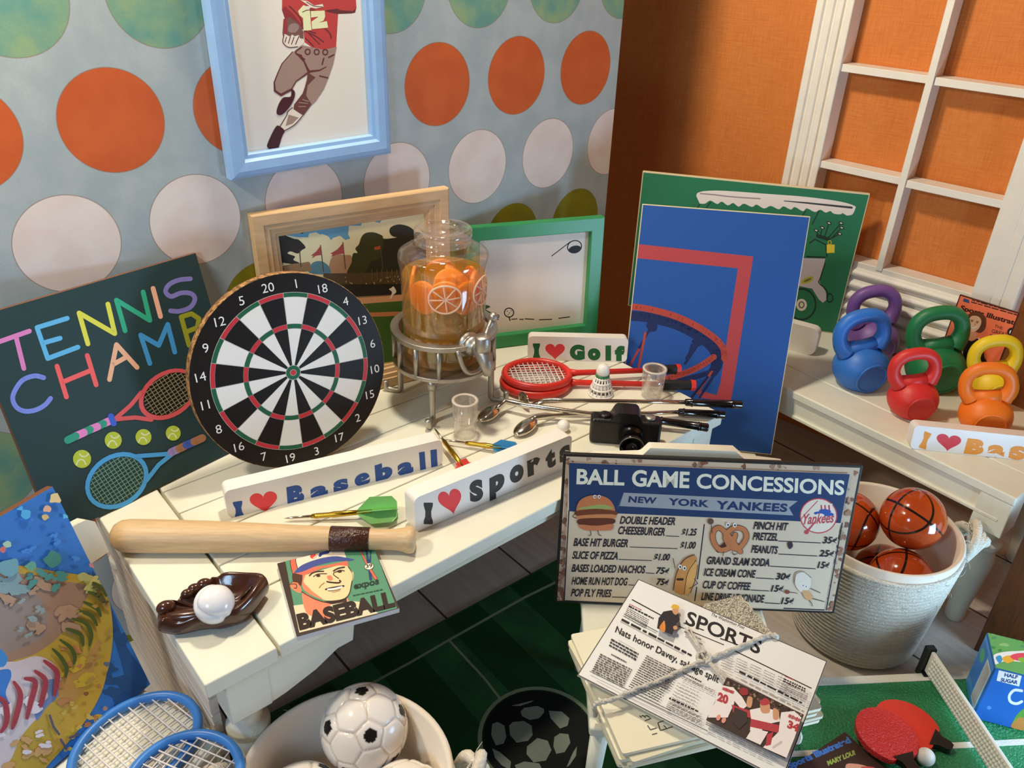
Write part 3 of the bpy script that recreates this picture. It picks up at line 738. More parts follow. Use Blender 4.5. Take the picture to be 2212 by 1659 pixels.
ik.poly([(900, 1010), (2300, 990), (2300, 1120), (1450, 1170), (900, 1190)], '#262420')
ik.poly([(900, 1190), (1450, 1190), (2300, 1120), (2300, 1210), (1500, 1270), (900, 1290)], '#c4936e')
ik.poly([(900, 1290), (1500, 1270), (2300, 1210), (2300, 1400), (900, 1420)], '#3f5c28')
ik.poly([(900, 1420), (2300, 1370), (2300, 1430), (900, 1480)], '#b5754e'); ik.poly([(900, 1480), (2300, 1430), (2300, 2200), (900, 2200)], '#3b5926')
ik.blob([(1850, 1050), (1880, 1030), (1905, 1060), (1920, 1110), (1870, 1160), (1850, 1200), (1835, 1195), (1860, 1110), (1820, 1070)], '#d9d2c4')
ik.build(t, 'print', .5)

# bright green frame with the golf cartoon (the cartoon figure itself is left out)
B = Board(-2.304, -.20, ZL, -.38, .044, 1.6, 1.438, .11)
m_green = mat('green_plastic', '#2c8a50', .35, spec=.5)
t = framed('framed_print', 'bright green frame with a white golf drawing, beside the drink dispenser', B, .15, .11, m_green)
ik = Ink(B, 500, 380, 2.602, 1.4, zoff=-.085)
ik.rect(.1, .1, B.w-.1, B.h-.1, '#d2c2b9')
k_ = '#1c1a18'
ik.line([(1800, 450), (1905, 370)], 5, k_); ik.ring(1928, 398, 40, 34, 6, k_, -20); ik.ell(1930, 412, 36, 20, k_, -12)
ik.ring(1560, 768, 26, 25, 6, k_)
for q in ((1550, 760), (1562, 770), (1572, 758), (1555, 780)): ik.ell(*q, 3, 3, k_, n=8)
ik.line([(1560, 795), (1566, 812)], 6, k_)
for a in ((1575, 806, 1605, 803), (1620, 806, 1640, 806), (1650, 803, 1700, 806), (1730, 808, 1800, 806), (1840, 800, 1900, 792), (1480, 800, 1500, 806)): ik.line([a[:2], a[2:]], 5, k_)
ik.ring(1490, 790, 14, 10, 4, k_, -20)
ik.blob([(1420, 725), (1455, 735), (1430, 750), (1460, 770), (1410, 780), (1380, 750)], '#2e4a2c')
ik.build(t, 'print', .5)

# ---- golf-cart board and blue hoop board
B = Board(.66, .03, ZR, -.965, .002, 2.726, 1.857, .06)
t = panel('golf_cart_board', 'green board with a drawn white-canopied golf cart, standing behind the blue hoop board', 'picture', B, pale_edge)
ik = full(Ink(B, 1280, 340, 3.456, 1.35), '#29694a', .012)
cw = '#d3c4bc'; ol = '#23342c'
sc_pts = [(775, 290), (785, 265), (850, 250), (1000, 250), (1300, 272), (1600, 295), (1850, 330), (1955, 362), (1960, 385), (1940, 425), (1900, 435)]
edge = [(1865, 415), (1850, 425), (1800, 420), (1775, 400), (1740, 412), (1700, 390), (1660, 408), (1600, 380), (1570, 402), (1510, 370), (1480, 390), (1425, 365), (1390, 388), (1330, 362), (1280, 382), (1225, 352), (1190, 370), (1130, 345), (1090, 368), (1050, 340), (1010, 358), (965, 330), (930, 348), (880, 322), (840, 345), (800, 345)]
ik.poly(smooth(sc_pts, 4)+smooth(edge, 3), cw)
ik.curve([(805, 270), (900, 278), (1050, 295), (1250, 308)], [10]*25, '#8d7d80'); ik.line([(1430, 325), (1600, 340), (1935, 375)], [6, 12, 16], '#3a3a3c')
for a in ((800, 350, 780, 380), (880, 335, 850, 375), (1590, 400, 1570, 430), (1690, 400, 1640, 500)): ik.line([a[:2], a[2:]], 8, ol)
for a in ((1690, 600, 1670, 545), (1700, 590, 1715, 525), (1730, 600, 1765, 490), (1760, 600, 1855, 490), (1780, 605, 1860, 525), (1770, 610, 1845, 570)):
    ik.line([a[:2], a[2:]], 8, ol); ik.ell(a[2], a[3], 20, 11, ol, 20); ik.ell(a[2], a[3], 10, 5, '#cfc0b4', 20)
ik.line([(1680, 585), (1760, 610)], 26, ol); ik.line([(1620, 640), (1660, 610), (1740, 650), (1750, 740)], 9, ol)
ik.line([(1600, 740), (1735, 745)], 10, ol)
ik.poly([(1748, 650), (1808, 650), (1806, 712), (1748, 714)], '#cdb93c'); ik.ring(1770, 635, 12, 15, 5, '#cdb93c')
ik.poly([(1520, 750), (1738, 755), (1715, 850), (1695, 930), (1740, 1000), (1750, 1060), (1720, 1085), (1690, 1060), (1640, 980), (1540, 960)], '#b3aab0')
ik.curve([(1735, 790), (1700, 900), (1690, 935), (1745, 990), (1755, 1040)], 8, ol)
ik.ell(1605, 915, 48, 22, '#a89f3c', -25); ik.ell(1605, 915, 32, 8, '#5f6a3a', -25)
ik.ring(1560, 1095, 105, 115, 12, ol); ik.ell(1560, 1100, 40, 45, cw); ik.ring(1560, 1100, 18, 22, 10, '#6a6a64'); ik.ring(1770, 1048, 22, 32, 8, ol)
ik.build(t)

B = Board(-1.07, -1.491, ZS, -.854, .245, 1.776, 2.708, .05)
t = panel('hoop_board', 'blue board with an orange-outlined basketball backboard and dark hoop, right of the long table', 'picture', B, pale_edge)
ik = full(Ink(B, 1280, 340, 3.456, 1.05), '#2c559b', .010); ik.clip = (.010, .010, B.w-.01, B.h-.01)
og = '#b4474a'; og2 = '#b5493c'; nb = '#26305a'
ik.poly([(250, 640), (1200, 740), (1085, 828), (250, 745)], og); ik.poly([(1200, 740), (1085, 828), (955, 1680), (925, 1775), (1035, 1800), (1060, 1660)], og)
ik.poly([(800, 1740), (925, 1775), (1035, 1800), (1030, 1840), (900, 1810), (790, 1790)], og)
rim = [(250, 1110), (400, 1128), (600, 1180), (760, 1250), (900, 1340), (970, 1415), (985, 1480), (975, 1540), (950, 1590)]
ik.line(smooth([(240, 1180), (400, 1192), (600, 1240), (760, 1310), (880, 1400), (935, 1470), (930, 1550), (900, 1600)], 6), 75, nb)
ik.line(smooth(rim, 6)[:-10], 48, og2)
ik.line(smooth([(240, 1195), (400, 1210), (600, 1258), (750, 1330), (860, 1410), (905, 1480), (900, 1560)], 6), 40, nb)
ik.line(smooth([(905, 1490), (800, 1560), (690, 1610), (560, 1650), (400, 1690)], 6), 44, og2)
ik.line(smooth([(640, 1670), (760, 1640), (860, 1610)], 6), 40, nb)
for a, b_, c in (((440, 1260), (270, 1570), og2), ((440, 1260), (350, 1420), nb), ((450, 1270), (390, 1330), nb), ((395, 1310), (345, 1560), og2), ((780, 1370), (700, 1500), nb), ((800, 1380), (690, 1540), nb), ((740, 1400), (720, 1480), nb),
                 ((890, 1600), (780, 1760), og2), ((860, 1640), (740, 1790), nb), ((930, 1590), (800, 1790), nb), ((700, 1640), (590, 1720), nb)): ik.line([a, b_], 18, c)
ik.blob([(400, 1250), (430, 1225), (480, 1240), (475, 1290), (440, 1300), (420, 1290)], nb); ik.blob([(740, 1370), (780, 1350), (830, 1375), (800, 1410), (760, 1405)], nb)
ik.build(t)

# ---- baseball painting at the left edge
B = Board(-7.768, -2.315, ZC, .366, .295, 1.281, 1.726, .07)
t = panel('baseball_painting', 'splashy painting of a stitched baseball on blue, standing on the chair at the left edge', 'picture', B, brown_edge)
ik = full(Ink(B, 0, 1000, 2.517, 1.25), '#336fbc'); ik.clip = (.002, .002, B.w-.002, B.h-.002)
rd3 = random.Random(11)
def splash(c, n, box, r0, r1, seed):
    q = random.Random(seed)
    for i in range(n):
        x, y = q.uniform(box[0], box[2]), q.uniform(box[1], box[3]); r = q.uniform(r0, r1)
        th = q.uniform(-.9, .4); n_ = 11
        for s_ in range(3):                                  # a few overlapping dabs make one ragged stroke
            ox_, oy_ = q.uniform(-.5, .5)*r, q.uniform(-.5, .5)*r; rr_ = r*q.uniform(.45, .85)
            ik.blob([(x+ox_+rr_*q.uniform(.7, 1.35)*cos(a)*cos(th)-rr_*q.uniform(.35, .7)*sin(a)*sin(th), y+oy_+rr_*q.uniform(.7, 1.35)*cos(a)*sin(th)+rr_*q.uniform(.35, .7)*sin(a)*cos(th)) for a in [k*2*pi/n_ for k in range(n_)]], c, 3)
ik.blob([(500, 600), (610, 800), (690, 1000), (800, 1200), (600, 1370), (450, 1500), (300, 1659), (100, 1800), (500, 1600), (700, 1300)], '#2a5288')
splash('#2a4f80', 10, (600, 900, 780, 1350), 40, 90, 5)
# ball body
ball = [(-250, 600), (-60, 560), (130, 560), (300, 590), (440, 610), (540, 650), (590, 740), (612, 900), (600, 1060), (560, 1200), (490, 1350), (400, 1480), (280, 1620), (120, 1760), (-250, 1800)]
ik.blob(ball, '#b89a3e')
ik.blob([(-200, 620), (100, 600), (330, 640), (480, 680), (420, 820), (330, 930), (250, 1000), (120, 1060), (-200, 1100)], '#9a7c68')
ik.blob([(-200, 660), (60, 640), (200, 720), (260, 860), (180, 980), (-200, 1050)], '#8e7f78')
ik.blob([(-200, 1130), (80, 1080), (200, 1050), (300, 1100), (330, 1200), (250, 1330), (120, 1480), (20, 1659), (-200, 1750)], '#c9bfc6')
ik.blob([(-50, 980), (0, 1010), (40, 1060), (10, 1110), (-80, 1080)], '#3f86cc')
ik.blob([(40, 1120), (60, 1160), (30, 1250), (60, 1330), (30, 1330), (-60, 1230), (-60, 1150)], '#3b78c8')
ik.blob([(230, 1190), (330, 1180), (320, 1260), (250, 1330), (200, 1400), (190, 1330), (260, 1270)], '#6f83b4')
ik.blob([(350, 1380), (480, 1220), (560, 1060), (600, 980), (560, 1220), (450, 1420), (300, 1580), (200, 1640)], '#c09a3c')
ik.blob([(330, 1180), (450, 1080), (540, 960), (500, 1150), (400, 1300), (330, 1330)], '#b88a4a')
splash('#c6a83a', 10, (330, 1050, 560, 1500), 20, 60, 8); splash('#bb7f50', 9, (330, 900, 560, 1450), 15, 45, 9); splash('#c49a66', 7, (0, 1500, 250, 1659), 20, 60, 10)
splash('#a98a72', 8, (0, 640, 400, 1000), 25, 70, 12); splash('#7f9aa0', 6, (-50, 560, 180, 760), 30, 70, 13); splash('#d8d0d8', 7, (-50, 1150, 250, 1620), 20, 60, 14)
splash('#b9b46a', 5, (380, 580, 560, 720), 20, 45, 15); splash('#4a8a86', 6, (60, 560, 330, 680), 20, 50, 16)
# red stitches
for P in ([(-30, 1270), (20, 1300), (30, 1400), (0, 1459)], [(70, 1190), (105, 1260), (80, 1380), (60, 1440)], [(130, 1170), (185, 1190), (160, 1300), (140, 1385)], [(185, 1130), (240, 1180), (225, 1270), (215, 1320)], [(235, 1075), (300, 1130), (300, 1200), (290, 1260)]):
    ik.line(smooth(P, 5), [10+22*sin(pi*(i+2)/(len(smooth(P, 5))+3)) for i in range(len(smooth(P, 5)))], '#9c3a44')
# green stitches
for P in ([(280, 1010), (320, 1050), (355, 1110), (350, 1160)], [(320, 960), (375, 1000), (400, 1050), (395, 1090)], [(355, 900), (430, 930), (445, 990)], [(385, 845), (460, 870), (490, 930), (480, 990)], [(420, 800), (490, 830), (520, 880)], [(450, 755), (520, 790), (540, 830)], [(475, 700), (545, 730), (560, 770)], [(500, 650), (550, 680), (570, 720)]):
    q = smooth(P, 4); ik.line(q, [8+16*sin(pi*(i+1)/(len(q)+1)) for i in range(len(q))], '#4c5a2a')
splash('#a88a4c', 9, (420, 760, 600, 1200), 10, 30, 31); splash('#c4ab58', 8, (330, 1300, 500, 1560), 10, 30, 32); splash('#3f7fc8', 7, (60, 230, 480, 540), 10, 26, 33); splash('#8a9a9a', 6, (0, 700, 300, 960), 12, 34, 34)
splash('#57502e', 6, (500, 640, 580, 760), 10, 24, 17)
for P in ([(260, 1370), (280, 1430), (310, 1470)], [(320, 1500), (350, 1550)], [(370, 1490), (420, 1470)]): ik.line(P, 14, '#5a5468')
# flecks in the blue
for x, y, r, c in ((290, 190, 34, '#d9c088'), (245, 250, 22, '#d8a88a'), (235, 295, 18, '#c8b078'), (130, 275, 30, '#4fa6d8'), (95, 245, 18, '#4fa6d8'), (345, 290, 16, '#56b0e0'), (490, 555, 18, '#c47f80'), (270, 520, 44, '#3f7f74'), (40, 560, 60, '#6a9aa8'), (30, 440, 22, '#9fc0a8'), (5, 470, 18, '#c46a60'), (560, 1330, 14, '#a08078'), (445, 620, 34, '#a9a86a'), (160, 560, 30, '#5f9a86'), (570, 1090, 16, '#5a6a86'), (455, 1250, 14, '#8a5a3a')):
    q = random.Random(int(x*7+y)); ik.blob([(x+r*q.uniform(.7, 1.3)*cos(a), y+r*q.uniform(.5, 1.1)*sin(a)) for a in [k*pi/4 for k in range(8)]], c)
ik.build(t)
# ---- concessions sign leaning on the chair back
B = Board(-3.455, -2.981, ZS, -.727, .178, 2.492, 1.453, .045)
t = panel('concessions_sign', 'weathered ball game concessions menu sign leaning on the white chair', 'sign', B, black_edge)
ik = full(Ink(B, 1150, 900, 2.765, 1.35), '#b9a58f', .022)
ik.clip = (.022, .022, B.w-.022, B.h-.022)
rq = random.Random(4)
for i in range(150):                                     # rust along the rim
    e = rq.choice('LTBRLLBR'); u = rq.random(); r = rq.uniform(.006, .032); k = rq.random()**2*.07
    x, y = {'L': (.03+k, u*B.h), 'R': (B.w-.03-k, u*B.h), 'T': (u*B.w, B.h-.03-k*.8), 'B': (u*B.w*.6, .03+k*.7)}[e]
    ik.raw(smooth([(x+r*cos(a)*rq.uniform(.4, 1.3), y+r*sin(a)*rq.uniform(.4, 1.6)) for a in [q*pi/4 for q in range(8)]], 2), rq.choice(['#7a4e3c', '#8a6450', '#9a8070', '#a48f7c', '#6d5246', '#92735c']))
def quad(a, b_, c, d, col): ik.poly([a, b_, c, d], col)
quad((218, 270), (1895, 338), (1740, 1150), (190, 1095), '#c3b39d')
quad((218, 272), (1893, 340), (1838, 632), (218, 562), '#22375c')
for a, b_ in (((218, 560), (190, 1095)), ((190, 1095), (970, 1130)), ((1848, 632), (1752, 1150)), ((1500, 1140), (1740, 1150)), ((1025, 640), (985, 965)), ((980, 1015), (968, 1095))): ik.line([a, b_], 7, '#2a2a33')
cr = '#d9cfbe'
ik.text('BALL', (262, 400), (548, 408), (266, 308), cr, .03)
ik.text('GAME', (592, 412), (935, 424), (596, 314), cr, .03)
ik.text('CONCESSIONS', (977, 424), (1858, 466), (982, 336), cr, .026)
ik.poly([(545, 450), (1582, 500), (1530, 540), (1556, 586), (520, 530)], '#8e9299'); ik.poly([(545, 450), (520, 530), (500, 555), (522, 500)], '#3f5474')
nv = '#22345a'
ik.text('NEW', (570, 508), (738, 517), (576, 470), nv, .045, 0, 1.08); ik.text('YORK', (808, 524), (1052, 538), (812, 482), nv, .045, 0, 1.08); ik.text('YANKEES', (1092, 548), (1518, 566), (1098, 498), nv, .045, 0, 1.08)
# round club emblem: striped hat and script over a bat
ik.ell(1706, 588, 112, 106, '#b0444c'); ik.ell(1706, 588, 105, 99, '#d2c4b4')
ik.curve([(1700, 500), (1625, 580), (1600, 612)], 5, '#b0444c'); ik.line([(1630, 690), (1690, 620)], [14, 8], '#b0444c')
ik.poly([(1714, 525), (1790, 515), (1780, 572), (1725, 568)], '#d8ccc0')
for x in (1722, 1744, 1768): ik.line([(x, 524), (x+4, 566)], 10, '#b0444c', False)
ik.ell(1738, 576, 60, 14, '#2f4f96', 4); ik.ell(1745, 560, 36, 12, '#2f4f96', 4); ik.ell(1715, 586, 26, 12, '#d8ccc0')
ik.text('Yankees', (1612, 640), (1798, 628), (1616, 578), '#b0444c', .02, .25)
ik.ell(1634, 686, 14, 12, '#b0444c')
tx = '#23232e'
def row(s_, a, b_, h, line_=None, price=None, pa=None, pb=None):
    ik.text(s_, a, b_, (a[0]+h*.10, a[1]-h), tx, .028, .22, 1.0)
    if line_: ik.line(line_, 4, tx, False)
    if price: ik.text(price, pa, pb, (pa[0]+h*.10, pa[1]-h*.86), tx, .028, .2)
row('DOUBLE HEADER', (520, 636), (850, 644), 46)
row('CHEESEBURGER', (510, 698), (788, 708), 48, [(795, 708), (875, 711)], '$1.25', (888, 706), (978, 706))
row('BASE HIT BURGER', (243, 768), (568, 776), 48, [(582, 774), (865, 784)], '$1.00', (880, 784), (972, 784))
row('SLICE OF PIZZA', (236, 844), (508, 850), 46, [(515, 848), (712, 855)], '$1.00', (722, 854), (818, 854))
row('BASES LOADED NACHOS', (232, 922), (672, 932), 46, [(675, 928), (728, 932)], '75¢', (735, 934), (815, 936))
row('HOME RUN HOT DOG', (232, 998), (566, 1004), 46, [(572, 1000), (728, 1008)], '75¢', (738, 1000), (812, 1004))
row('POP FLY FRIES', (228, 1068), (470, 1074), 46, [(474, 1072), (640, 1078)])
row('PINCH HIT', (1316, 668), (1524, 676), 46)
row('PRETZEL', (1312, 732), (1462, 738), 46, [(1466, 738), (1720, 750)], '35¢', (1728, 752), (1816, 754))
row('PEANUTS', (1303, 808), (1462, 816), 46, [(1468, 816), (1700, 828)], '25¢', (1708, 830), (1798, 834))
row('GRAND SLAM SODA', (1038, 876), (1412, 890), 46, [(1416, 888), (1690, 904)], '15¢', (1698, 900), (1770, 902))
row('ICE CREAM CONE', (1020, 946), (1330, 958), 46, [(1332, 958), (1440, 964)], '30¢', (1448, 968), (1538, 970))
row('CUP OF COFFEE', (1014, 1020), (1300, 1032), 46, [(1300, 1030), (1412, 1036)], '15¢', (1420, 1040), (1496, 1042))
row('LINE DRIVE LEMONADE', (1004, 1090), (1382, 1106), 46, [(1384, 1106), (1474, 1112)], '15¢', (1480, 1114), (1558, 1116))
ik.blob([(1520, 750), (1545, 742), (1552, 770), (1530, 785)], '#3a3038')
# food drawings
o_ = '#4a2c22'
def eye(x, y, r=9): ik.ell(x, y, r, r*1.25, '#e8dfd2'); ik.ell(x+1, y+1, r*.45, r*.6, '#22201e', n=10)
ik.blob([(262, 555), (280, 500), (330, 470), (400, 465), (460, 490), (492, 545), (470, 560), (300, 560)], '#b36e48'); ik.blob([(268, 545), (330, 530), (420, 520), (480, 540), (440, 548), (350, 550)], '#8c9a5a')
ik.blob([(258, 560), (380, 545), (498, 560), (492, 585), (380, 580), (275, 590)], '#6a3a28'); ik.blob([(272, 588), (380, 578), (490, 580), (486, 605), (380, 608), (275, 605)], '#b87a50')
ik.blob([(275, 608), (380, 600), (485, 605), (480, 635), (380, 645), (280, 640)], '#5a3226'); ik.blob([(278, 640), (380, 646), (476, 636), (478, 665), (440, 675), (310, 672)], '#b8704c')
ik.line([(345, 676), (350, 700), (335, 706)], 4, o_); ik.line([(390, 676), (395, 698), (410, 706)], 4, o_); ik.curve([(262, 570), (240, 590), (262, 602)], 4, o_)
eye(372, 473); eye(398, 473)
pz = '#b3714a'
for P in ([(1180, 720), (1120, 660), (1080, 680), (1080, 740), (1120, 790), (1180, 770), (1210, 700)], [(1150, 700), (1200, 660), (1260, 670), (1275, 720), (1230, 780), (1180, 770), (1150, 720)], [(1180, 720), (1210, 760), (1240, 800)], [(1180, 730), (1140, 770), (1110, 790)]):
    ik.line(smooth(P, 5), 34, o_); 
for P in ([(1180, 720), (1120, 660), (1080, 680), (1080, 740), (1120, 790), (1180, 770), (1210, 700)], [(1150, 700), (1200, 660), (1260, 670), (1275, 720), (1230, 780), (1180, 770), (1150, 720)], [(1180, 720), (1210, 760), (1240, 800)]):
    ik.line(smooth(P, 5), 28, pz)
ik.ell(1062, 620, 18, 18, '#5a463a'); ik.line([(1065, 640), (1072, 690)], 4, o_); ik.line([(1140, 800), (1135, 825)], 4, o_); ik.line([(1190, 800), (1200, 820), (1220, 812)], 4, o_)
eye(1165, 640, 11); eye(1206, 642, 11)
ik.blob([(850, 1030), (860, 920), (900, 850), (960, 820), (980, 850), (960, 930), (940, 1040), (890, 1055)], '#b9824c'); ik.blob([(905, 1050), (920, 940), (960, 860), (985, 880), (970, 960), (940, 1040)], '#c9985a')
ik.curve([(838, 1030), (862, 920), (905, 848), (965, 818)], 5, o_); ik.curve([(905, 1050), (925, 930), (975, 850)], 4, o_); ik.curve([(940, 1045), (972, 960), (985, 880)], 4, o_)
ik.line([(838, 840), (850, 900)], 4, o_); ik.line([(965, 960), (985, 990), (935, 1020)], 4, o_); ik.line([(865, 965), (895, 965)], 14, '#3a2620'); eye(880, 890, 11); eye(906, 898, 11)
ik.blob([(1565, 990), (1570, 930), (1620, 918), (1660, 960), (1650, 1020), (1600, 1040)], '#cfc3b4'); ik.blob([(1610, 1030), (1655, 1040), (1672, 1080), (1640, 1090), (1615, 1060)], '#c29468')
ik.curve([(1562, 985), (1572, 935), (1615, 920), (1660, 955)], 4, '#6a5a50'); ik.ell(1518, 1040, 16, 12, '#7a4434'); ik.line([(1532, 1042), (1580, 1048)], 3, o_)
for P in ([(1650, 1090), (1665, 1110), (1668, 1125)], [(1670, 1080), (1740, 1098)], [(1660, 1020), (1715, 1045)]): ik.line(P, 4, '#3a3430')
eye(1612, 1000, 7); eye(1630, 1006, 7)
ik.build(t, 'printed_face', .5)

# ---- sports magazine leaning on the window
B = Board(2.235, -3.498, ZR, -1.535, .09, .65, .985, .02)
t = panel('sports_magazine', 'orange sports magazine with a smiling curly-haired hockey player, leaning under the window', 'magazine', B, mat('magazine_edge', '#7a4030', .6))
ik = full(Ink(B, 1650, 550, 3.318, 1.3), '#3a1c16', .002); ik.rect(.014, .014, B.w-.014, B.h-.014, '#dd6a48'); ik.clip = (.014, .014, B.w-.014, B.h-.014)
ik.poly([(1435, 312), (1470, 325), (1475, 350), (1425, 335)], '#3a3f6a')
ik.greek((1490, 325), (1860, 430), 2, (-4, 14), 9, '#3a2620', .95, 4)
ik.text('Sports Illustrated', (1405, 396), (1850, 520), (1417, 362), '#2a1612', .035)
ik.text('THE', (1652, 520), (1708, 538), (1658, 500), '#4a3028', .01); ik.text('GREAT', (1630, 558), (1745, 590), (1637, 532), '#4a3028', .01); ik.text('GRETZKY', (1612, 594), (1755, 634), (1620, 568), '#4a3028', .01)
ik.ell(1780, 555, 36, 32, '#2a1c18'); ik.ell(1780, 558, 20, 18, '#d8cfc4'); ik.ring(1778, 560, 8, 8, 4, '#2a1c18')
hr = '#5a3420'
ik.blob([(1440, 500), (1430, 470), (1470, 425), (1530, 410), (1585, 440), (1595, 490), (1580, 540), (1540, 560), (1470, 520)], hr)
ik.blob([(1470, 540), (1520, 560), (1520, 600), (1480, 620), (1440, 600)], '#c88a68')
ik.blob([(1468, 480), (1490, 440), (1540, 445), (1560, 480), (1540, 530), (1500, 555), (1470, 530)], '#dca684')
for x, y in ((1492, 478), (1530, 488)): ik.line([(x-10, y-10), (x+12, y-8)], 4, hr); ik.ell(x, y, 6, 4, '#2c1a14', n=10)
ik.curve([(1512, 485), (1520, 500), (1508, 505)], 3, '#a06848'); ik.curve([(1485, 515), (1500, 526), (1525, 518)], 7, '#f0e8e0')
ik.blob([(1400, 620), (1440, 600), (1490, 620), (1540, 600), (1570, 640), (1580, 730), (1600, 780), (1560, 900), (1300, 900), (1330, 760)], '#241a18')
ik.curve([(1540, 600), (1565, 640)], 9, '#d8d0c8'); ik.ring(1390, 705, 34, 42, 7, '#b8b0b0', 15); ik.ell(1390, 705, 26, 34, '#2c2626', 15); ik.line([(1365, 705), (1415, 715)], 9, '#b8b0b0')
ik.blob([(1340, 800), (1420, 790), (1480, 830), (1440, 900), (1330, 900)], '#3a2018')
ik.build(t, 'cover', .45)

# ---- baseball card lying under the bat
cz = ZL+.045
c0, c1, c2, c3 = (at(x, y, cz) for x, y in ((603.4, 1193), (818.4, 1185.6), (863, 1313.8), (640.7, 1376.2)))
dx = ((c1-c0)+(c2-c3)).normalized(); dy = Vector((-dx.y, dx.x, 0))
cc_ = (c0+c1+c2+c3)/4; cw_ = ((c1-c0).length+(c2-c3).length)/2; ch_ = .84
class Free(Board):
    def __init__(s, O, d, up, w, h, t):
        s.d = d.normalized(); s.n = s.d.cross(up).normalized(); s.up = s.n.cross(s.d); s.O = O; s.w, s.h, s.t = w, h, t
        d, up, n = s.d, s.up, s.n
        s.M = Matrix(((d.x, up.x, n.x, O.x), (d.y, up.y, n.y, O.y), (d.z, up.z, n.z, O.z), (0, 0, 0, 1)))
ly = (c3-c0).normalized()
# two printed cards stacked make the thick lower edge
B = Free(c3, (c2-c3), (c0-c3), (c2-c3).length, ((c0-c3).length+(c1-c2).length)/2, .042)
t = panel('baseball_card', 'green baseball card with a smiling capped player, lying under the bat handle', 'card', B, mat('card_edge', '#d5d2d6', .5))
ik = full(Ink(B, 600, 1170, 7.373, 1.3), '#3a2d28', .001); ik.clip = (.001, .001, B.w-.001, B.h-.001)
ik.poly([(60, 100), (1600, 60), (1900, 1060), (1480, 1170), (340, 1450)], '#4f8468')
sk, rd_s, kk = '#d9bd92', '#e0785a', '#3a2a24'
ik.poly([(250, 1020), (400, 1000), (800, 980), (1100, 940), (1300, 960), (1600, 1140), (345, 1450)], '#c9bfa2')
ik.blob([(385, 850), (440, 820), (700, 950), (1080, 900), (1090, 960), (860, 1000), (800, 1120), (860, 1260), (780, 1240), (520, 1180), (430, 1080)], rd_s)
ik.poly([(700, 960), (1095, 900), (1100, 960), (870, 1000)], kk)
ik.blob([(380, 560), (420, 540), (1000, 370), (1120, 390), (1130, 420), (1190, 500), (1160, 700), (1130, 830), (1060, 900), (960, 930), (800, 940), (640, 900), (500, 830), (400, 740)], sk)
ik.blob([(380, 560), (440, 530), (410, 640), (480, 720), (560, 800), (720, 920), (640, 900), (500, 830), (400, 740)], rd_s)
ik.blob([(190, 700), (240, 645), (310, 650), (350, 700), (380, 790), (340, 820), (250, 770)], rd_s); ik.curve([(220, 680), (290, 680), (300, 740), (260, 740)], 14, kk); ik.curve([(190, 700), (235, 645), (310, 650)], 10, kk)
ik.blob([(235, 510), (300, 490), (390, 520), (380, 680), (350, 700), (310, 650), (240, 630)], '#4a2e26')
# cap
ik.poly(smooth([(240, 520), (200, 340), (230, 200), (330, 110)], 5)+[(520, 60), (290, 440)], '#e0604a')
ik.poly(smooth([(320, 440), (285, 300), (310, 180), (380, 80)], 5)+[(1030, 70), (1090, 260)], '#d3c6b4')
ik.curve([(320, 440), (285, 300), (310, 180), (360, 100)], 12, kk); ik.curve([(240, 520), (200, 340), (230, 200), (330, 110)], 10, kk)
ik.poly(smooth([(250, 500), (420, 430), (760, 380), (1110, 310)], 6)+[(1120, 390), (980, 380), (700, 430), (420, 540)], '#dc6450')
ik.poly(smooth([(260, 500), (380, 380), (640, 280), (900, 235), (1100, 260), (1220, 285)], 6)+smooth([(1220, 290), (1150, 310), (900, 320), (640, 380), (400, 480), (265, 505)], 6), '#3f4a86')
ik.blob([(520, 220), (570, 180), (630, 190), (610, 250), (560, 275), (520, 255)], '#c8423e'); ik.blob([(650, 230), (670, 160), (690, 120), (820, 130), (810, 190), (720, 210), (680, 245)], '#2f3a7a'); ik.curve([(610, 170), (610, 230), (570, 260)], 14, '#d8d0c0')
# face
ik.line(smooth([(505, 545), (560, 500), (640, 480), (730, 475)], 4), 22, kk); ik.line(smooth([(890, 470), (960, 430), (1060, 410)], 4), 24, kk)
ik.curve([(570, 560), (640, 520), (780, 515)], 14, kk); ik.ell(645, 545, 34, 22, kk); ik.curve([(920, 490), (990, 460), (1060, 470)], 16, kk); ik.ell(985, 478, 36, 22, kk)
ik.curve([(905, 490), (890, 530), (970, 590)], 14, kk); ik.curve([(785, 640), (830, 650), (960, 660), (1000, 640), (985, 620)], 24, kk); ik.blob([(780, 560), (840, 540), (880, 600), (820, 620)], rd_s)
ik.curve([(660, 740), (690, 700), (740, 660)], 14, '#9a6a4e'); ik.curve([(765, 765), (860, 740), (1050, 710)], 26, kk); ik.curve([(800, 765), (900, 755), (1020, 725)], 26, '#efe8dc'); ik.curve([(800, 790), (900, 785), (1000, 760)], 8, kk)
ik.curve([(860, 810), (930, 800), (990, 780)], 8, '#a8785a'); ik.curve([(380, 800), (480, 860), (620, 930), (800, 970), (1050, 920), (1140, 830), (1180, 650), (1190, 520), (1120, 400)], 12, kk)
ik.blob([(1175, 510), (1205, 490), (1205, 580), (1180, 630)], sk)
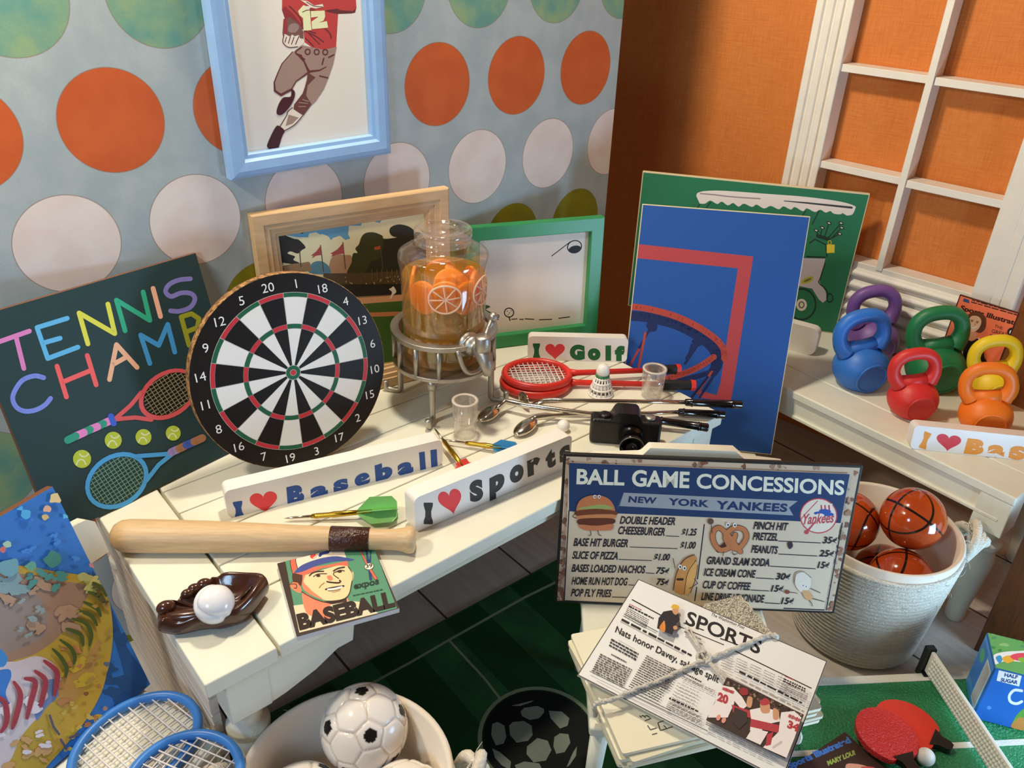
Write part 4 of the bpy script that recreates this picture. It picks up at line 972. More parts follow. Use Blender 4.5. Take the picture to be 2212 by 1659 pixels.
# bats and number disc
ik.line([(1310, 140), (1420, 360), (1560, 590)], [20, 40, 50], kk); ik.line([(1310, 140), (1420, 360), (1560, 590)], [10, 30, 38], '#d8604a')
ik.line([(1410, 140), (1440, 330)], [20, 44], '#2c3a66'); ik.line([(1465, 470), (1480, 600)], 44, '#2c3a66'); ik.line([(1480, 140), (1470, 320)], [16, 28], '#2c3a66')
ik.line([(1420, 360), (1560, 590)], [30, 38], '#d8604a')
ik.ell(1455, 400, 78, 56, kk, -10); ik.ell(1455, 400, 70, 48, '#e0dac4', -10); ik.text('39', (1405, 430), (1510, 412), (1400, 372), kk, .03)
ik.text('expos', (1215, 765), (1615, 680), (1205, 660), '#22352e', .03); ik.greek((1200, 865), (1680, 765), 1, (0, 10), 20, '#2f4a3c', .98, 9)
ik.text('BASEBALL', (350, 1420), (1880, 1040), (290, 1165), '#2a1e1a', .06)
ik.build(t, 'print', .45)

# ---- newspaper bundle on the chair
Ncr = {'BL': Vector((-4.052, -3.855, 1.35)), 'd': None}
yN, lN = -1.27, 1.426
dN = Vector((cos(yN), sin(yN), 0)); nN = Vector((-sin(yN), cos(yN), 0)); uN = Vector((0, 0, cos(lN)))+nN*sin(lN)
B = Free(Ncr['BL'], dN, uN, 1.58, 1.075, .014)
bun = thing('newspaper', 'white sports newspaper lying on top of the tied bundle on the chair', 'newspaper', B.M)
ink_paper = mat('newsprint', '#eee9e6', .7)
MB().box((B.w/2, B.h/2, -.007), (B.w, B.h, .014)).build('sheet', ink_paper, bun)
ik = Ink(B, 1180, 1200, 3.568, 1.3); ik.rect(0, 0, B.w, B.h, '#4a4444'); ik.rect(.008, .008, B.w-.008, B.h-.008, '#e2dada')
k1 = '#2a2626'
ik.text('SPORTS', (1068, 530), (1640, 765), (1095, 425), k1, .022, 0, 1.0)
for x0, y0, x1, y1 in ((1058, 520, 1090, 532), (1170, 560, 1215, 578), (1340, 640, 1480, 690)): ik.line([(x0, y0), (x1, y1)], 9, k1, False)
ik.text('The Washington Post', (1268, 462), (1524, 570), (1278, 440), k1, .015)
ik.line([(660, 340), (900, 470)], 9, k1, False); ik.line([(1020, 545), (1370, 690)], 7, k1, False); ik.line([(1420, 720), (2045, 1025)], 8, k1, False); ik.line([(600, 450), (860, 590)], 5, k1, False); ik.line([(590, 465), (850, 600)], 3, k1, False)
ik.greek((640, 375), (740, 425), 1, (0, 9), 8, '#a8434a', .95, 1); ik.greek((635, 390), (830, 490), 1, (0, 9), 13, k1, .98, 2); ik.greek((625, 405), (810, 510), 6, (-5, 13), 6, '#6a6464', .9, 3)
ik.text('Nats honor Davey, salvage split', (528, 592), (1322, 985), (545, 545), k1, .012)
ik.greek((580, 495), (1130, 780), 1, (0, 9), 16, k1, .98, 5); ik.line([(570, 510), (1060, 765)], 3, '#6a6464', False)
ik.line([(555, 655), (690, 730)], 2, '#8a8484', False); ik.greek((500, 650), (720, 770), 3, (-8, 22), 14, '#3a3636', .95, 6); ik.greek((500, 765), (630, 835), 1, (0, 9), 9, k1, .9, 7)
ik.greek((415, 765), (665, 890), 9, (-8, 16), 9, '#4c4848', .98, 8); ik.greek((770, 780), (1005, 900), 16, (-9, 16), 9, '#4c4848', .98, 9); ik.greek((970, 880), (1020, 905), 10, (-9, 16), 9, '#4c4848', .98, 10)
ik.line([(335, 910), (960, 1215)], 5, k1, False); ik.line([(600, 1062), (1240, 1370)], 5, k1, False); ik.line([(390, 985), (1180, 1400)], 3, '#8a8484', False)
ik.greek((1050, 920), (1195, 995), 1, (0, 9), 13, k1, .98, 11); ik.greek((1045, 950), (1310, 1070), 2, (-4, 13), 6, '#6a6464', .95, 12)
ik.greek((1010, 1000), (1290, 1130), 7, (-10, 22), 5, '#8a8484', .6, 13); ik.greek((945, 1120), (1180, 1230), 1, (0, 9), 15, k1, .98, 14); ik.greek((938, 1145), (1220, 1280), 5, (-5, 13), 6, '#6a6464', .95, 15)
ik.greek((1060, 610), (1400, 770), 1, (0, 9), 12, '#6a6464', .4, 16)
for i in range(5): ik.greek((1360+105*i, 770+48*i), (1450+105*i, 812+48*i), 6, (-4, 20), 6, '#7a7474', .9, 20+i)
ik.line([(1815, 940), (1780, 1030)], 3, '#8a8484', False); ik.greek((1830, 965), (1900, 995), 1, (0, 9), 8, '#a8434a', .95, 26); ik.greek((1822, 985), (2010, 1075), 2, (-6, 16), 12, k1, .9, 27); ik.greek((1810, 1015), (2020, 1110), 5, (-6, 14), 6, '#7a7474', .95, 28)
ik.greek((1480, 930), (1970, 1180), 1, (0, 9), 16, k1, .98, 29); ik.line([(1420, 985), (1970, 1265)], 4, k1, False)
ik.greek((1230, 1310), (1760, 1570), 3, (-4, 13), 7, '#6a6464', .95, 30)
# small picture of a person in a dark racing suit and yellow cap
ik.poly([(850, 600), (862, 520), (900, 470), (960, 460), (1015, 490), (1025, 540), (1000, 560), (965, 650), (905, 625), (880, 610)], '#2b272c')
ik.blob([(968, 470), (975, 440), (1010, 445), (1012, 480), (990, 495)], '#b98a68'); ik.blob([(958, 440), (975, 415), (1015, 425), (1020, 450), (985, 448)], '#c9a13c')
ik.blob([(880, 570), (905, 545), (915, 590), (905, 630), (870, 600)], '#c87834'); ik.blob([(975, 585), (1000, 580), (1005, 605), (980, 608)], '#b98a68'); ik.line([(905, 545), (900, 600)], 9, '#d08a4a')
# colour photo of the celebrating team
ik.poly([(1385, 975), (1975, 1265), (1830, 1605), (1225, 1305)], '#3c302c')
rr = random.Random(6)
for i in range(60): u, v = rr.random(), rr.random()*.45; ik.ell(1395+570*u-40*v, 985+285*u+120*v, 9, 9, rr.choice(['#6a5a50', '#4a3c38', '#8a7462', '#2a2220', '#7a4a40']), n=8)
wh, rdn, fl_ = '#d8cfd0', '#a23a42', '#b98a6c'
ik.poly([(1345, 1040), (1440, 1060), (1440, 1180), (1390, 1290), (1240, 1290), (1250, 1240), (1290, 1180)], wh); ik.poly([(1425, 1050), (1500, 1130), (1540, 1200), (1500, 1230), (1430, 1150)], wh)
ik.poly([(1420, 1190), (1570, 1240), (1580, 1300), (1430, 1250)], rdn); ik.poly([(1440, 1210), (1540, 1250), (1540, 1320), (1480, 1380), (1430, 1330)], '#3a3030')
ik.blob([(1500, 1060), (1540, 1070), (1545, 1110), (1505, 1120), (1480, 1090)], '#8a2f36'); ik.blob([(1545, 1130), (1580, 1140), (1570, 1210), (1535, 1200)], fl_)
ik.poly([(1560, 1230), (1660, 1210), (1780, 1240), (1790, 1320), (1700, 1340), (1640, 1400), (1560, 1390), (1570, 1310)], wh)
ik.blob([(1640, 1170), (1680, 1150), (1710, 1180), (1710, 1250), (1650, 1250)], fl_); ik.blob([(1640, 1165), (1680, 1140), (1712, 1165), (1700, 1190), (1650, 1195)], rdn)
ik.poly([(1570, 1300), (1790, 1350), (1780, 1410), (1560, 1360)], rdn); ik.poly([(1580, 1370), (1700, 1400), (1640, 1500), (1530, 1450)], wh)
ik.poly([(1800, 1250), (1900, 1240), (1955, 1290), (1900, 1450), (1840, 1600), (1660, 1520), (1780, 1400), (1790, 1310)], wh); ik.blob([(1740, 1220), (1780, 1240), (1780, 1300), (1740, 1300)], fl_)
ik.poly([(1690, 1420), (1740, 1400), (1720, 1500), (1680, 1510)], rdn); ik.line([(1800, 1480), (1740, 1520)], 20, '#b8b0b4')
for x, y in ((1320, 1290), (1360, 1310)): ik.ell(x, y, 16, 24, '#c98a76', 20)
ik.text('20', (1308, 1160), (1388, 1190), (1320, 1092), rdn, .06); ik.text('34', (1842, 1368), (1925, 1405), (1858, 1308), rdn, .06); ik.greek((1350, 1065), (1440, 1100), 1, (0, 9), 26, rdn, .98, 31); ik.greek((1855, 1275), (1945, 1315), 1, (0, 9), 28, rdn, .98, 32)
ik.build(bun, 'newsprint_page', .6)
# cream sheets of the bundle underneath
cream_p = mat('cream_paper', '#efe8cf', .7); cream_p2 = mat('cream_paper_dark', '#e4dcc0', .7)  # two creams, the second slightly darker, on alternate sheets
for i in range(6):
    zz = ZS+.006+.034*i
    r = random.Random(40+i)
    ctr = Vector((-3.235+r.uniform(-.03, .03), -4.325+r.uniform(-.03, .03), zz))
    a = radians(-22.5+r.uniform(-3, 3))
    o = MB().prism(rrect(1.62, 1.14, .02, 2, -.81, -.57), 0, .030).build('paper_stack_section', cream_p if i % 2 else cream_p2, None, T(*ctr) @ RZ(a), bevel=.003)
    o.name = 'folded_paper'
    tag(o, ['cream folded paper at the bottom of the tied bundle', 'cream folded paper second from the bottom of the tied bundle', 'cream folded paper third from the bottom of the tied bundle', 'cream folded paper fourth from the bottom of the tied bundle', 'cream folded paper fifth from the bottom of the tied bundle', 'top cream folded paper of the tied bundle, printed with a heading'][i], 'paper', 'cream papers tied in the bundle')
    if i == 5: top_cream = o; zc = zz+.030
cb = Flat(zc); ik = Ink(cb, 1180, 1200, 3.568, 1.2)
for i in range(5): ik.line([(720+14*i, 1235+0*i), (735+16*i, 1250-14*(i % 2))], 9, '#4a463e', False)
for P in ([(760, 1275), (810, 1255)], [(780, 1310), (800, 1340)], [(800, 1345), (850, 1330)], [(860, 1290), (880, 1350)], [(860, 1290), (930, 1265)], [(880, 1350), (975, 1320)], [(815, 1382), (855, 1370)], [(905, 1310), (925, 1330)]): ik.line(P, 8, '#4a463e', False)
io = ik.build(None, 'print', .6, T(0, 0, zc)); io.parent = top_cream; io.matrix_parent_inverse = top_cream.matrix_world.inverted()
# small-print sheet sticking out at the back of the bundle
sm = [at(x, y, 1.44) for x, y in ((1520, 1305), (1600, 1285), (1668, 1368), (1645, 1395), (1500, 1350))]
o = MB().prism([(p.x, p.y) for p in sm], 1.425, 1.44).build('newspaper_sheet', mat('speckled_newsprint', '#e3dcc8', .7, noise=.7, nscale=60, col2='#4a443c', stretch=(1, 2.2, 1)))
tag(o, 'small-print newspaper sheet sticking out behind the newspaper, against the concessions sign', 'newspaper')
# string
string_m = mat('white_cotton_string', '#e8e2d6', .8, noise=.25, nscale=40, bump=.8, bscale=80)
sg = thing('bundle_string', 'white twisted string tied around the newspaper bundle', 'string', T(0, 0, 0))
def on_paper(x, y, h=.02):
    u, v = B.uv(1180+x/3.568, 1200+y/3.568, h); return B.O+B.d*u+B.up*v+B.n*h
Bn = B
P = [on_paper(x, y, .022) for x, y in ((1770, 625), (1700, 620), (1560, 680), (1380, 750), (1230, 810), (1060, 880), (880, 965), (700, 1030), (520, 1110), (420, 1135))]
P = [P[0]+Vector((.10, .02, -.28)), P[0]+Vector((.05, .01, -.10))] + P + [at(1180+375/3.568, 1200+1160/3.568, 1.30), at(1180+378/3.568, 1200+1240/3.568, 1.12)]
Ps = smooth([tuple(p) for p in P], 8)
mb = MB()
for s_ in (0, pi):
    q = []
    for i, p in enumerate(Ps): a = i*.75+s_; q.append(Vector(p)+B.n*(.010*cos(a)+.006)+B.up*.010*sin(a))
    mb.tube(q, .014, 7)
mb.build('strand', string_m, sg)
mb = MB(); kc = on_paper(1215, 790, .04)
for i in range(4):
    a0 = i*pi/2; mb.tube([kc+B.d*(.05*cos(a0+b_))+B.up*(.045*sin(a0+b_))+B.n*(.02*sin(b_*2+i)) for b_ in [k*.5 for k in range(8)]], .014, 6)
mb.build('knot', string_m, sg)
mb = MB(); r = random.Random(3)
for tip, n_ in (((1085, 575), 9), ((1470, 1040), 11)):
    for k in range(n_):
        e = on_paper(tip[0]+r.uniform(-35, 35), tip[1]+r.uniform(-25, 25), .02+r.random()*.02)
        m_ = (kc+e)/2+B.n*.02+B.d*r.uniform(-.015, .015)
        mb.tube(smooth([tuple(kc), tuple(m_), tuple(e)], 4), [.009]*4+[.008]*2+[.006]*2+[.004], 5)
mb.build('frayed_end', string_m, sg)
# ================================================================== lettered bars
soap = mat('white_resin', '#efe9e4', .35, spec=.5)
def heart(cx, cy, w, h, rot=0):
    P = []
    for i in range(40):
        a = 2*pi*i/40; x = 16*sin(a)**3/17; y = (13*cos(a)-5*cos(2*a)-2*cos(3*a)-cos(4*a)+2.5)/14.5
        r = radians(rot); X_, Y_ = x*w/2, -y*h/2
        P.append((cx+X_*cos(r)-Y_*sin(r), cy+X_*sin(r)+Y_*cos(r)))
    return P
def bar(label, B, t_, r=.05):
    t = thing('lettered_sign', label, 'sign', B.M, 'lettered love signs')
    MB().prism(rrect(B.w, B.h, min(r, B.h*.3), 5), -t_, 0).build('body', soap, t, bevel=.025, bseg=3)
    return t
def dumb(ik, x0, y0, x1, y1, w, c):                  # fat I: bottom centre to top centre
    a = Vector((x0, y0)); d = Vector((x1-x0, y1-y0)); n = Vector((-d.y, d.x)).normalized()
    P = []
    for s, k in ((-.02, .8), (0, 1.0), (.15, .95), (.35, .66), (.6, .62), (.85, .95), (1, 1.0), (1.02, .8)): P.append((tuple(a+d*s+n*w*k/2), tuple(a+d*s-n*w*k/2)))
    ik.poly([p[0] for p in P]+[p[1] for p in P[::-1]], c)
B = Board(-5.624, -1.343, ZL, -.245, .0, 1.869, .272, .0); t = bar('white bar lettered I heart Baseball in blue, lying in front of the dartboard', B, .15)
ik = Ink(B, 460, 900, 2.765, 1.3); cb_ = '#2b4b8e'
dumb(ik, 160, 605, 146, 508, 58, cb_); ik.poly(heart(305, 515, 176, 128, -8), '#d43f45')
for ch, a, b_, top in (('B', (447, 536), (548, 512), (438, 422)), ('a', (585, 494), (688, 468), (577, 402)), ('s', (722, 458), (810, 434), (716, 360)), ('e', (848, 424), (940, 398), (842, 324)), ('b', (973, 394), (1075, 362), (965, 292)), ('a', (1105, 356), (1198, 332), (1098, 258)), ('l', (1238, 322), (1272, 316), (1230, 214)), ('l', (1304, 304), (1342, 298), (1298, 200))):
    ik.text(ch, a, b_, top, cb_, .075)
ik.build(t, 'lettering', .4)
B = Board(-4.537, -2.425, ZL, -.061, .0, 1.62, .345, .0); t = bar('white bar lettered I heart Sports in black, at the front edge of the long table', B, .15)
ik = Ink(B, 460, 900, 2.765, 1.3); ck = '#2e2f33'
dumb(ik, 1286, 640, 1286, 516, 56, ck); ik.poly(heart(1421, 512, 150, 150, -14), '#d43f45')
for ch, a, b_, top in (('S', (1536, 516), (1616, 494), (1530, 390)), ('p', (1652, 470), (1742, 424), (1650, 330)), ('o', (1775, 408), (1858, 372), (1768, 270)), ('r', (1880, 362), (1958, 330), (1874, 228)), ('t', (1990, 318), (2048, 290), (1984, 205)), ('s', (2072, 282), (2136, 246), (2066, 160))):
    ik.text(ch, a, b_, top, ck, .075)
ik.build(t, 'lettering', .4)
B = Board(-1.875, -.748, ZL, -.695, .10, 1.114, .285, .0); t = bar('white bar lettered I heart Golf in green, below the green frame', B, .14)
ik = Ink(B, 980, 700, 3.16, 1.3); cg = '#1f5a33'
dumb(ik, 566, 236, 565, 134, 50, cg); ik.poly(heart(692, 190, 142, 110, 0), '#cf3d42')
for ch, a, b_, top in (('G', (792, 244), (895, 246), (792, 140)), ('o', (915, 246), (1002, 248), (915, 135)), ('l', (1036, 250), (1074, 250), (1036, 146)), ('f', (1100, 252), (1166, 254), (1100, 148))): ik.text(ch, a, b_, top, cg, .085)
ik.build(t, 'lettering', .4)
B = Board(.373, -4.150, ZR, -.854, .15, 1.65, .262, .0); t = bar('white bar lettered in orange at the front corner of the window table', B, .16)
ik = Ink(B, 1640, 660, 3.867, 1.3); co = '#e0872c'
dumb(ik, 1362, 1192, 1410, 1062, 62, co); ik.poly(heart(1580, 1148, 220, 140, 8), '#c23742')
for ch, a, b_, top in (('B', (1706, 1236), (1862, 1252), (1742, 1108)), ('a', (1896, 1262), (2040, 1274), (1926, 1122)), ('s', (2078, 1280), (2222, 1292), (2108, 1128)), ('k', (2262, 1300), (2400, 1312), (2290, 1160))): ik.text(ch, a, b_, top, co, .08)
ik.build(t, 'lettering', .4)
B = Board(1.02, -1.055, ZR, -1.295, .0, 1.40, .36, .0); bar('plain back of a white rounded bar, standing in front of the golf cart board', B, .13, .09)

# ================================================================== drink dispenser
cx, cy = -3.10, -.86
steel = mat('silver_painted_metal', '#b5b2ab', .35, metal=.85, noise=.06, nscale=30, bump=.15, bscale=120)
dsp = thing('drink_dispenser', 'clear jar drink dispenser of orange punch with citrus slices on a silver stand', 'drink dispenser', T(cx, cy, ZL))
z1, z2 = 2.89-ZL, 2.555-ZL
mb = MB().lathe([(.44, z1-.05), (.525, z1-.05), (.525, z1), (.44, z1)], 64, closed=True, smooth=False)
mb.build('top_ring', steel, dsp, bevel=.008)
MB().lathe([(.0, z2-.045), (.515, z2-.045), (.515, z2), (.0, z2)], 64, smooth=False).build('base_ring', steel, dsp, bevel=.008)
aS = radians(-93)
for k in range(12):
    a = aS+radians(18+27*k+ (6 if k > 5 else 0))
    if abs((a-aS+pi) % (2*pi)-pi) < radians(17): continue
    MB().tube([(.49*cos(a), .49*sin(a), z2-.01), (.49*cos(a), .49*sin(a), z1-.03)], .026, 10).build('bar', steel, dsp)
for a in (-141, 129, -44, 46):
    a = radians(a); u = Vector((cos(a), sin(a), 0))
    P = [u*.47+Vector((0, 0, z2-.03)), u*.47+Vector((0, 0, .10)), u*.475+Vector((0, 0, .045)), u*.50+Vector((0, 0, .026)), u*.55+Vector((0, 0, .024)), u*.60+Vector((0, 0, .028)), u*.625+Vector((0, 0, .05)), u*.63+Vector((0, 0, .12))]
    MB().tube([tuple(p) for p in smooth([tuple(q) for q in P], 3)], [.03]*22, 12).lathe([(.03, 0), (.045, .005), (.045, .09), (.03, .10)], 14, T(*(u*.47+Vector((0, 0, z2-.14))))).build('leg', steel, dsp)
# U-shaped strip below the tap
P = []
for i in range(25):
    s_ = i/24; da = -.33+.66*s_; zz = z1-.03-(.27*(1-abs(2*s_-1)**3.2)); a = aS+da; P.append((.515*cos(a), .515*sin(a), zz))
MB().tube(P, .026, 8).build('tap_guard', steel, dsp)
# jar
clear = glassy('clear_plastic', (.99, .98, .97), .05, .9, .07)
jb, jt = z2+.005, 3.60-ZL
prof = [(.0, jb), (.36, jb), (.385, jb+.03), (.40, jb+.12), (.405, jt-.14), (.424, jt-.05), (.428, jt), (.42, jt+.035), (.36, jt+.075), (.30, jt+.09), (.262, jt+.105), (.250, jt+.14), (.252, jt+.16)]
MB().lathe(prof, 72).build('jar', clear, dsp)
mb = MB().lathe([(.255, jt+.13), (.268, jt+.135), (.268, jt+.165), (.258, jt+.17), (.258, jt+.20), (.27, jt+.205), (.27, jt+.255), (.258, jt+.268), (.20, jt+.268), (.195, jt+.25), (.10, jt+.25), (.095, jt+.262), (.0, jt+.262)], 64)
mb.build('lid', clear, dsp)
liq = bpy.data.materials.new('orange_punch'); liq.use_nodes = True; nt = liq.node_tree
nt.nodes.remove(nt.nodes['Principled BSDF']); out = nt.nodes['Material Output']
tr_ = N(nt, 'ShaderNodeBsdfTransparent'); tr_.inputs[0].default_value = (.98, .76, .20, 1)
df = N(nt, 'ShaderNodeBsdfTranslucent'); df.inputs[0].default_value = (1.0, .62, .07, 1)
gl = N(nt, 'ShaderNodeBsdfGlossy'); gl.inputs['Roughness'].default_value = .06
mx = N(nt, 'ShaderNodeMixShader'); mx.inputs[0].default_value = .28; mx2 = N(nt, 'ShaderNodeMixShader'); mx2.inputs[0].default_value = .06
dd = N(nt, 'ShaderNodeBsdfDiffuse'); dd.inputs[0].default_value = (1.0, .60, .03, 1); md_ = N(nt, 'ShaderNodeMixShader'); md_.inputs[0].default_value = .55
nt.links.new(df.outputs[0], md_.inputs[1]); nt.links.new(dd.outputs[0], md_.inputs[2])
nt.links.new(tr_.outputs[0], mx.inputs[1]); nt.links.new(md_.outputs[0], mx.inputs[2]); nt.links.new(mx.outputs[0], mx2.inputs[1]); nt.links.new(gl.outputs[0], mx2.inputs[2]); nt.links.new(mx2.outputs[0], out.inputs[0])
lz = 3.44-ZL
MB().lathe([(0, jb+.02), (.36, jb+.02), (.385, jb+.12), (.392, lz-.02), (.385, lz), (0, lz-.012)], 64).build('punch', liq, dsp)
# orange slices in the upper part
peel = mat('orange_flesh', '#ff9838', .4, spec=.4, noise=.10, nscale=14); pith = mat('orange_pith', '#f6b25c', .5)
r = random.Random(5)
for k, (a, rr_, zz, tl_) in enumerate(((-162, .31, 3.28, 88), (-124, .33, 3.31, 86), (-86, .32, 3.27, 88), (-52, .31, 3.31, 84), (-12, .3, 3.28, 88), (60, .3, 3.30, 80), (140, .3, 3.32, 80), (-105, .16, 3.36, 62), (-30, .14, 3.38, 40))):
    a = radians(a); M = T(rr_*cos(a), rr_*sin(a), zz-ZL) @ RZ(a) @ RY(radians(tl_))
    MB().lathe([(0, -.018), (.15, -.018), (.16, -.012), (.16, .012), (.15, .018), (0, .018)], 28, M).build('orange_slice', peel, dsp)
ice = glassy('clear_ice', (1.0, .93, .72), .05, 1.3)
mb = MB()
for k in range(34):
    a = r.uniform(0, 2*pi); q = .33*sqrt(r.random()); 
    def wob(p, s=r.random()*9): return tuple(p*(1+.22*sin(9*p.x*20+s)+.15*sin(p.y*130+2*s)))
    mb.sphere(r.uniform(.05, .085), T(q*cos(a), q*sin(a), r.uniform(2.86, 3.16)-ZL) @ RZ(a), seg=10, rings=7, fn=wob)
mb.build('ice', ice, dsp)['kind'] = 'stuff'
lime = mat('lime_peel', '#4d6a22', .5)
for a in (-150, -75, -112): 
    a = radians(a); MB().sphere(.1, T(.24*cos(a), .24*sin(a), 2.68-ZL) @ SC(1, 1, .8), seg=18, rings=12).build('lime_wedge', lime, dsp)
# white citrus decals printed on the jar
dec = mat('pale_decal_print', '#f3cdb0', .6)
for a0 in (-124, -62):
    a0 = radians(a0); mb = MB(); R_ = .4065
    def dp(x, z): return (R_*cos(a0+x/R_), R_*sin(a0+x/R_), 3.325-ZL+z)
    mb.tube([dp(.155*cos(2*pi*i/36), .135*sin(2*pi*i/36)) for i in range(36)], .009, 6, closed=True)
    for k in range(8):
        b_ = pi*k/4+.1; mb.tube([dp(.02*s_*cos(b_), .0175*s_*sin(b_)) for s_ in (0, 2, 4, 7.6)], .0065, 6)
    mb.build('citrus_decal', dec, dsp)
# tap
u = Vector((cos(aS), sin(aS), 0)); zt = z1-.03
Mt = frame((u.x*.40, u.y*.40, zt), Vector((0, 0, 1)).cross(u), u)      # local z points out of the jar
mb = MB().lathe([(.0, 0), (.115, 0), (.115, .03), (.095, .05), (.085, .06), (.10, .075), (.10, .10), (.08, .12), (.06, .14), (.05, .20)], 28, Mt)
mb.tube([(0, 0, .15), (0, 0, .22), (0, -.03, .28), (0, -.12, .32), (0, -.20, .335)], [.06, .075, .08, .06, .04], 18, Mt)
mb.lathe([(.065, -.02), (.075, 0), (.075, .13), (.068, .14), (0, .14)], 24, Mt @ T(0, .03, .25) @ RX(-pi/2))
mb.build('tap', steel, dsp)
MB().tube([(-.0, .12, .24), (.07, .15, .20), (.14, .22, .17), (.17, .27, .165)], [.028, .026, .03, .034], 12, Mt).sphere(.045, Mt @ T(.175, .285, .165), seg=14, rings=10).build('tap_handle', steel, dsp)

# ================================================================== tumblers, shuttlecock, golf ball
tumb = glassy('clear_tumbler_plastic', (.985, .975, .965), .05, 1.1, .22)
rimm = mat('frosted_rim', '#d9cfc8', .3)
def tumbler(label, x, y, h=.385, rt=.125, rb=.105):
    t = thing('tumbler', label, 'cup', T(x, y, ZL+.001), 'clear plastic tumblers')
    MB().lathe([(.0, 0), (rb, 0), (rt, h), (rt-.028, h), (rb-.02, .04), (0, .035)], 40).build('cup_body', tumb, t)
    MB().lathe([(rt-.028, h-.012), (rt+.001, h-.012), (rt+.001, h), (rt-.028, h)], 40, closed=True).build('rim', rimm, t)
tumbler('clear empty tumbler in front of the drink dispenser', -3.35, -1.525)
tumbler('clear empty tumbler in front of the red badminton racket handles', -1.36, -2.13, .33)
wp = mat('white_plastic', '#ece8e2', .35)
sh = thing('shuttlecock', 'white shuttlecock with a green band, standing cork up beside the red rackets', 'shuttlecock', T(-1.76, -1.78, ZL+.001))
mb = MB()
for z, rr_ in ((.012, .125), (.085, .105), (.15, .085), (.20, .068)): mb.tube([(rr_*cos(2*pi*i/32), rr_*sin(2*pi*i/32), z) for i in range(32)], .012, 6, closed=True)
for k in range(16): a = 2*pi*k/16; mb.tube([(.125*cos(a), .125*sin(a), .01), (.066*cos(a), .066*sin(a), .215)], .009, 6)
mb.lathe([(.127, .0), (.118, .045), (.112, .045), (.118, .0)], 32, closed=True)
mb.lathe([(.10, .10), (.088, .14), (.082, .14), (.094, .10)], 32, closed=True)
mb.build('skirt', wp, sh)
MB().lathe([(.066, .205), (.073, .21), (.073, .235), (.066, .24)], 28).build('band', mat('green_band', '#2f7a4c', .4), sh)
MB().lathe([(.0, .24), (.064, .24), (.070, .27), (.064, .31), (.045, .34), (.02, .352), (0, .354)], 28).build('cork', wp, sh)
gbm = mat('golf_ball_white', '#eeeae4', .35)
def dimple(p, n=None):
    return p
gb = MB()
bm = bmesh.new(); bmesh.ops.create_icosphere(bm, subdivisions=3, radius=.062)
for f in list(bm.faces): f.smooth = True
me = bpy.data.meshes.new('golf_ball')
ctr = [v.co.normalized() for v in bm.verts]
bmesh.ops.subdivide_edges(bm, edges=bm.edges, cuts=1, use_grid_fill=True)
for v in bm.verts: v.co = v.co.normalized()*.062
r = random.Random(2)
fib = [Vector((sqrt(1-(1-2*(i+.5)/90)**2)*cos(i*2.39996), sqrt(1-(1-2*(i+.5)/90)**2)*sin(i*2.39996), 1-2*(i+.5)/90)) for i in range(90)]
for v in bm.verts:
    d = max(v.co.normalized().dot(q) for q in fib); ang = math.acos(min(1, d))
    v.co *= 1-.045*max(0, 1-(ang/.15)**2)
for f in bm.faces: f.smooth = True
bm.to_mesh(me); bm.free(); me.materials.append(gbm)
o = bpy.data.objects.new('golf_ball', me); COL.objects.link(o); o.location = at(1217, 924, ZL+.04); o.location.z = ZL+.0625
tag(o, 'small white dimpled golf ball behind the I heart Sports bar', 'golf ball')

# ================================================================== badminton rackets
def racket(label, hc, ax, rx, ry, L_, col, z, name='badminton_racket', group=None, tw=.035, nsx=13, nsy=11, grip=True, tilt=0):
    ax = Vector((ax[0], ax[1], 0)).normalized()
    M = frame((hc[0], hc[1], z), ax, (0, 0, 1)) @ RY(tilt)
    t = thing(name, label, 'racket', M, group)
    P = [(rx*cos(2*pi*i/56), ry*sin(2*pi*i/56), 0) for i in range(56)]
    MB().tube(P, tw, 10, closed=True, flat=1.25).build('head_frame', col, t)
    mb = MB()
    for i in range(-nsx//2+1, nsx//2+1):
        x = i*2*rx/nsx; l = ry*sqrt(max(0, 1-(x/rx)**2)); mb.tube([(x, -l, .006), (x, l, .006)], .006, 5)
    for i in range(-nsy//2+1, nsy//2+1):
        y = i*2*ry/nsy; l = rx*sqrt(max(0, 1-(y/ry)**2)); mb.tube([(-l, y, -.004), (l, y, -.004)], .006, 5)
    mb.build('strings', mat('white_strings', '#efe6e0', .5), t)
    MB().tube([(rx, 0, 0), (rx+.10, 0, 0), (L_-.34, 0, 0)], [.05, .032, .030], 10).build('shaft', col, t)
    if grip:
        MB().tube([(L_-.36, 0, 0), (L_-.04, 0, 0)], .055, 8, smooth=False).build('grip', mat('black_grip', '#151312', .45), t)
        MB().tube([(L_-.05, 0, 0), (L_, 0, 0)], [.062, .058], 8, smooth=False).build('end_cap', col, t)
    return t
redp = mat('red_plastic', '#da3226', .35); bluep_ = mat('blue_plastic', '#3d82d2', .35)
hd = Vector((-2.175, -1.235, 0))
e1 = Vector((-.78, -2.02, 0)); e2 = Vector((-.90, -2.33, 0))
racket('upper red badminton racket of the crossed pair on the long table', hd, e1-hd, .345, .285, (e1-hd).length, redp, ZL+.135, group='red badminton rackets', tilt=radians(2.0))
hd2 = hd+Vector((-.03, -.01, 0))
racket('lower red badminton racket of the crossed pair, its handle nearer the front edge', hd2, e2-hd2, .345, .285, (e2-hd2).length, redp, ZL+.060, group='red badminton rackets')
zb = ZC+.045
ha, ta = at(295, 1607, zb), at(408, 1518, zb)
da = (ha-ta); rxa = da.length*1.0
racket('blue badminton racket lying flat on the chair seat at the lower left, nearer the painting', ha, da, rxa, .36, 2.0, bluep_, zb, group='blue badminton rackets', tw=.034, nsx=12, nsy=11)
hb_, tb_ = at(395, 1690, zb+.07), at(474, 1594, zb+.07)
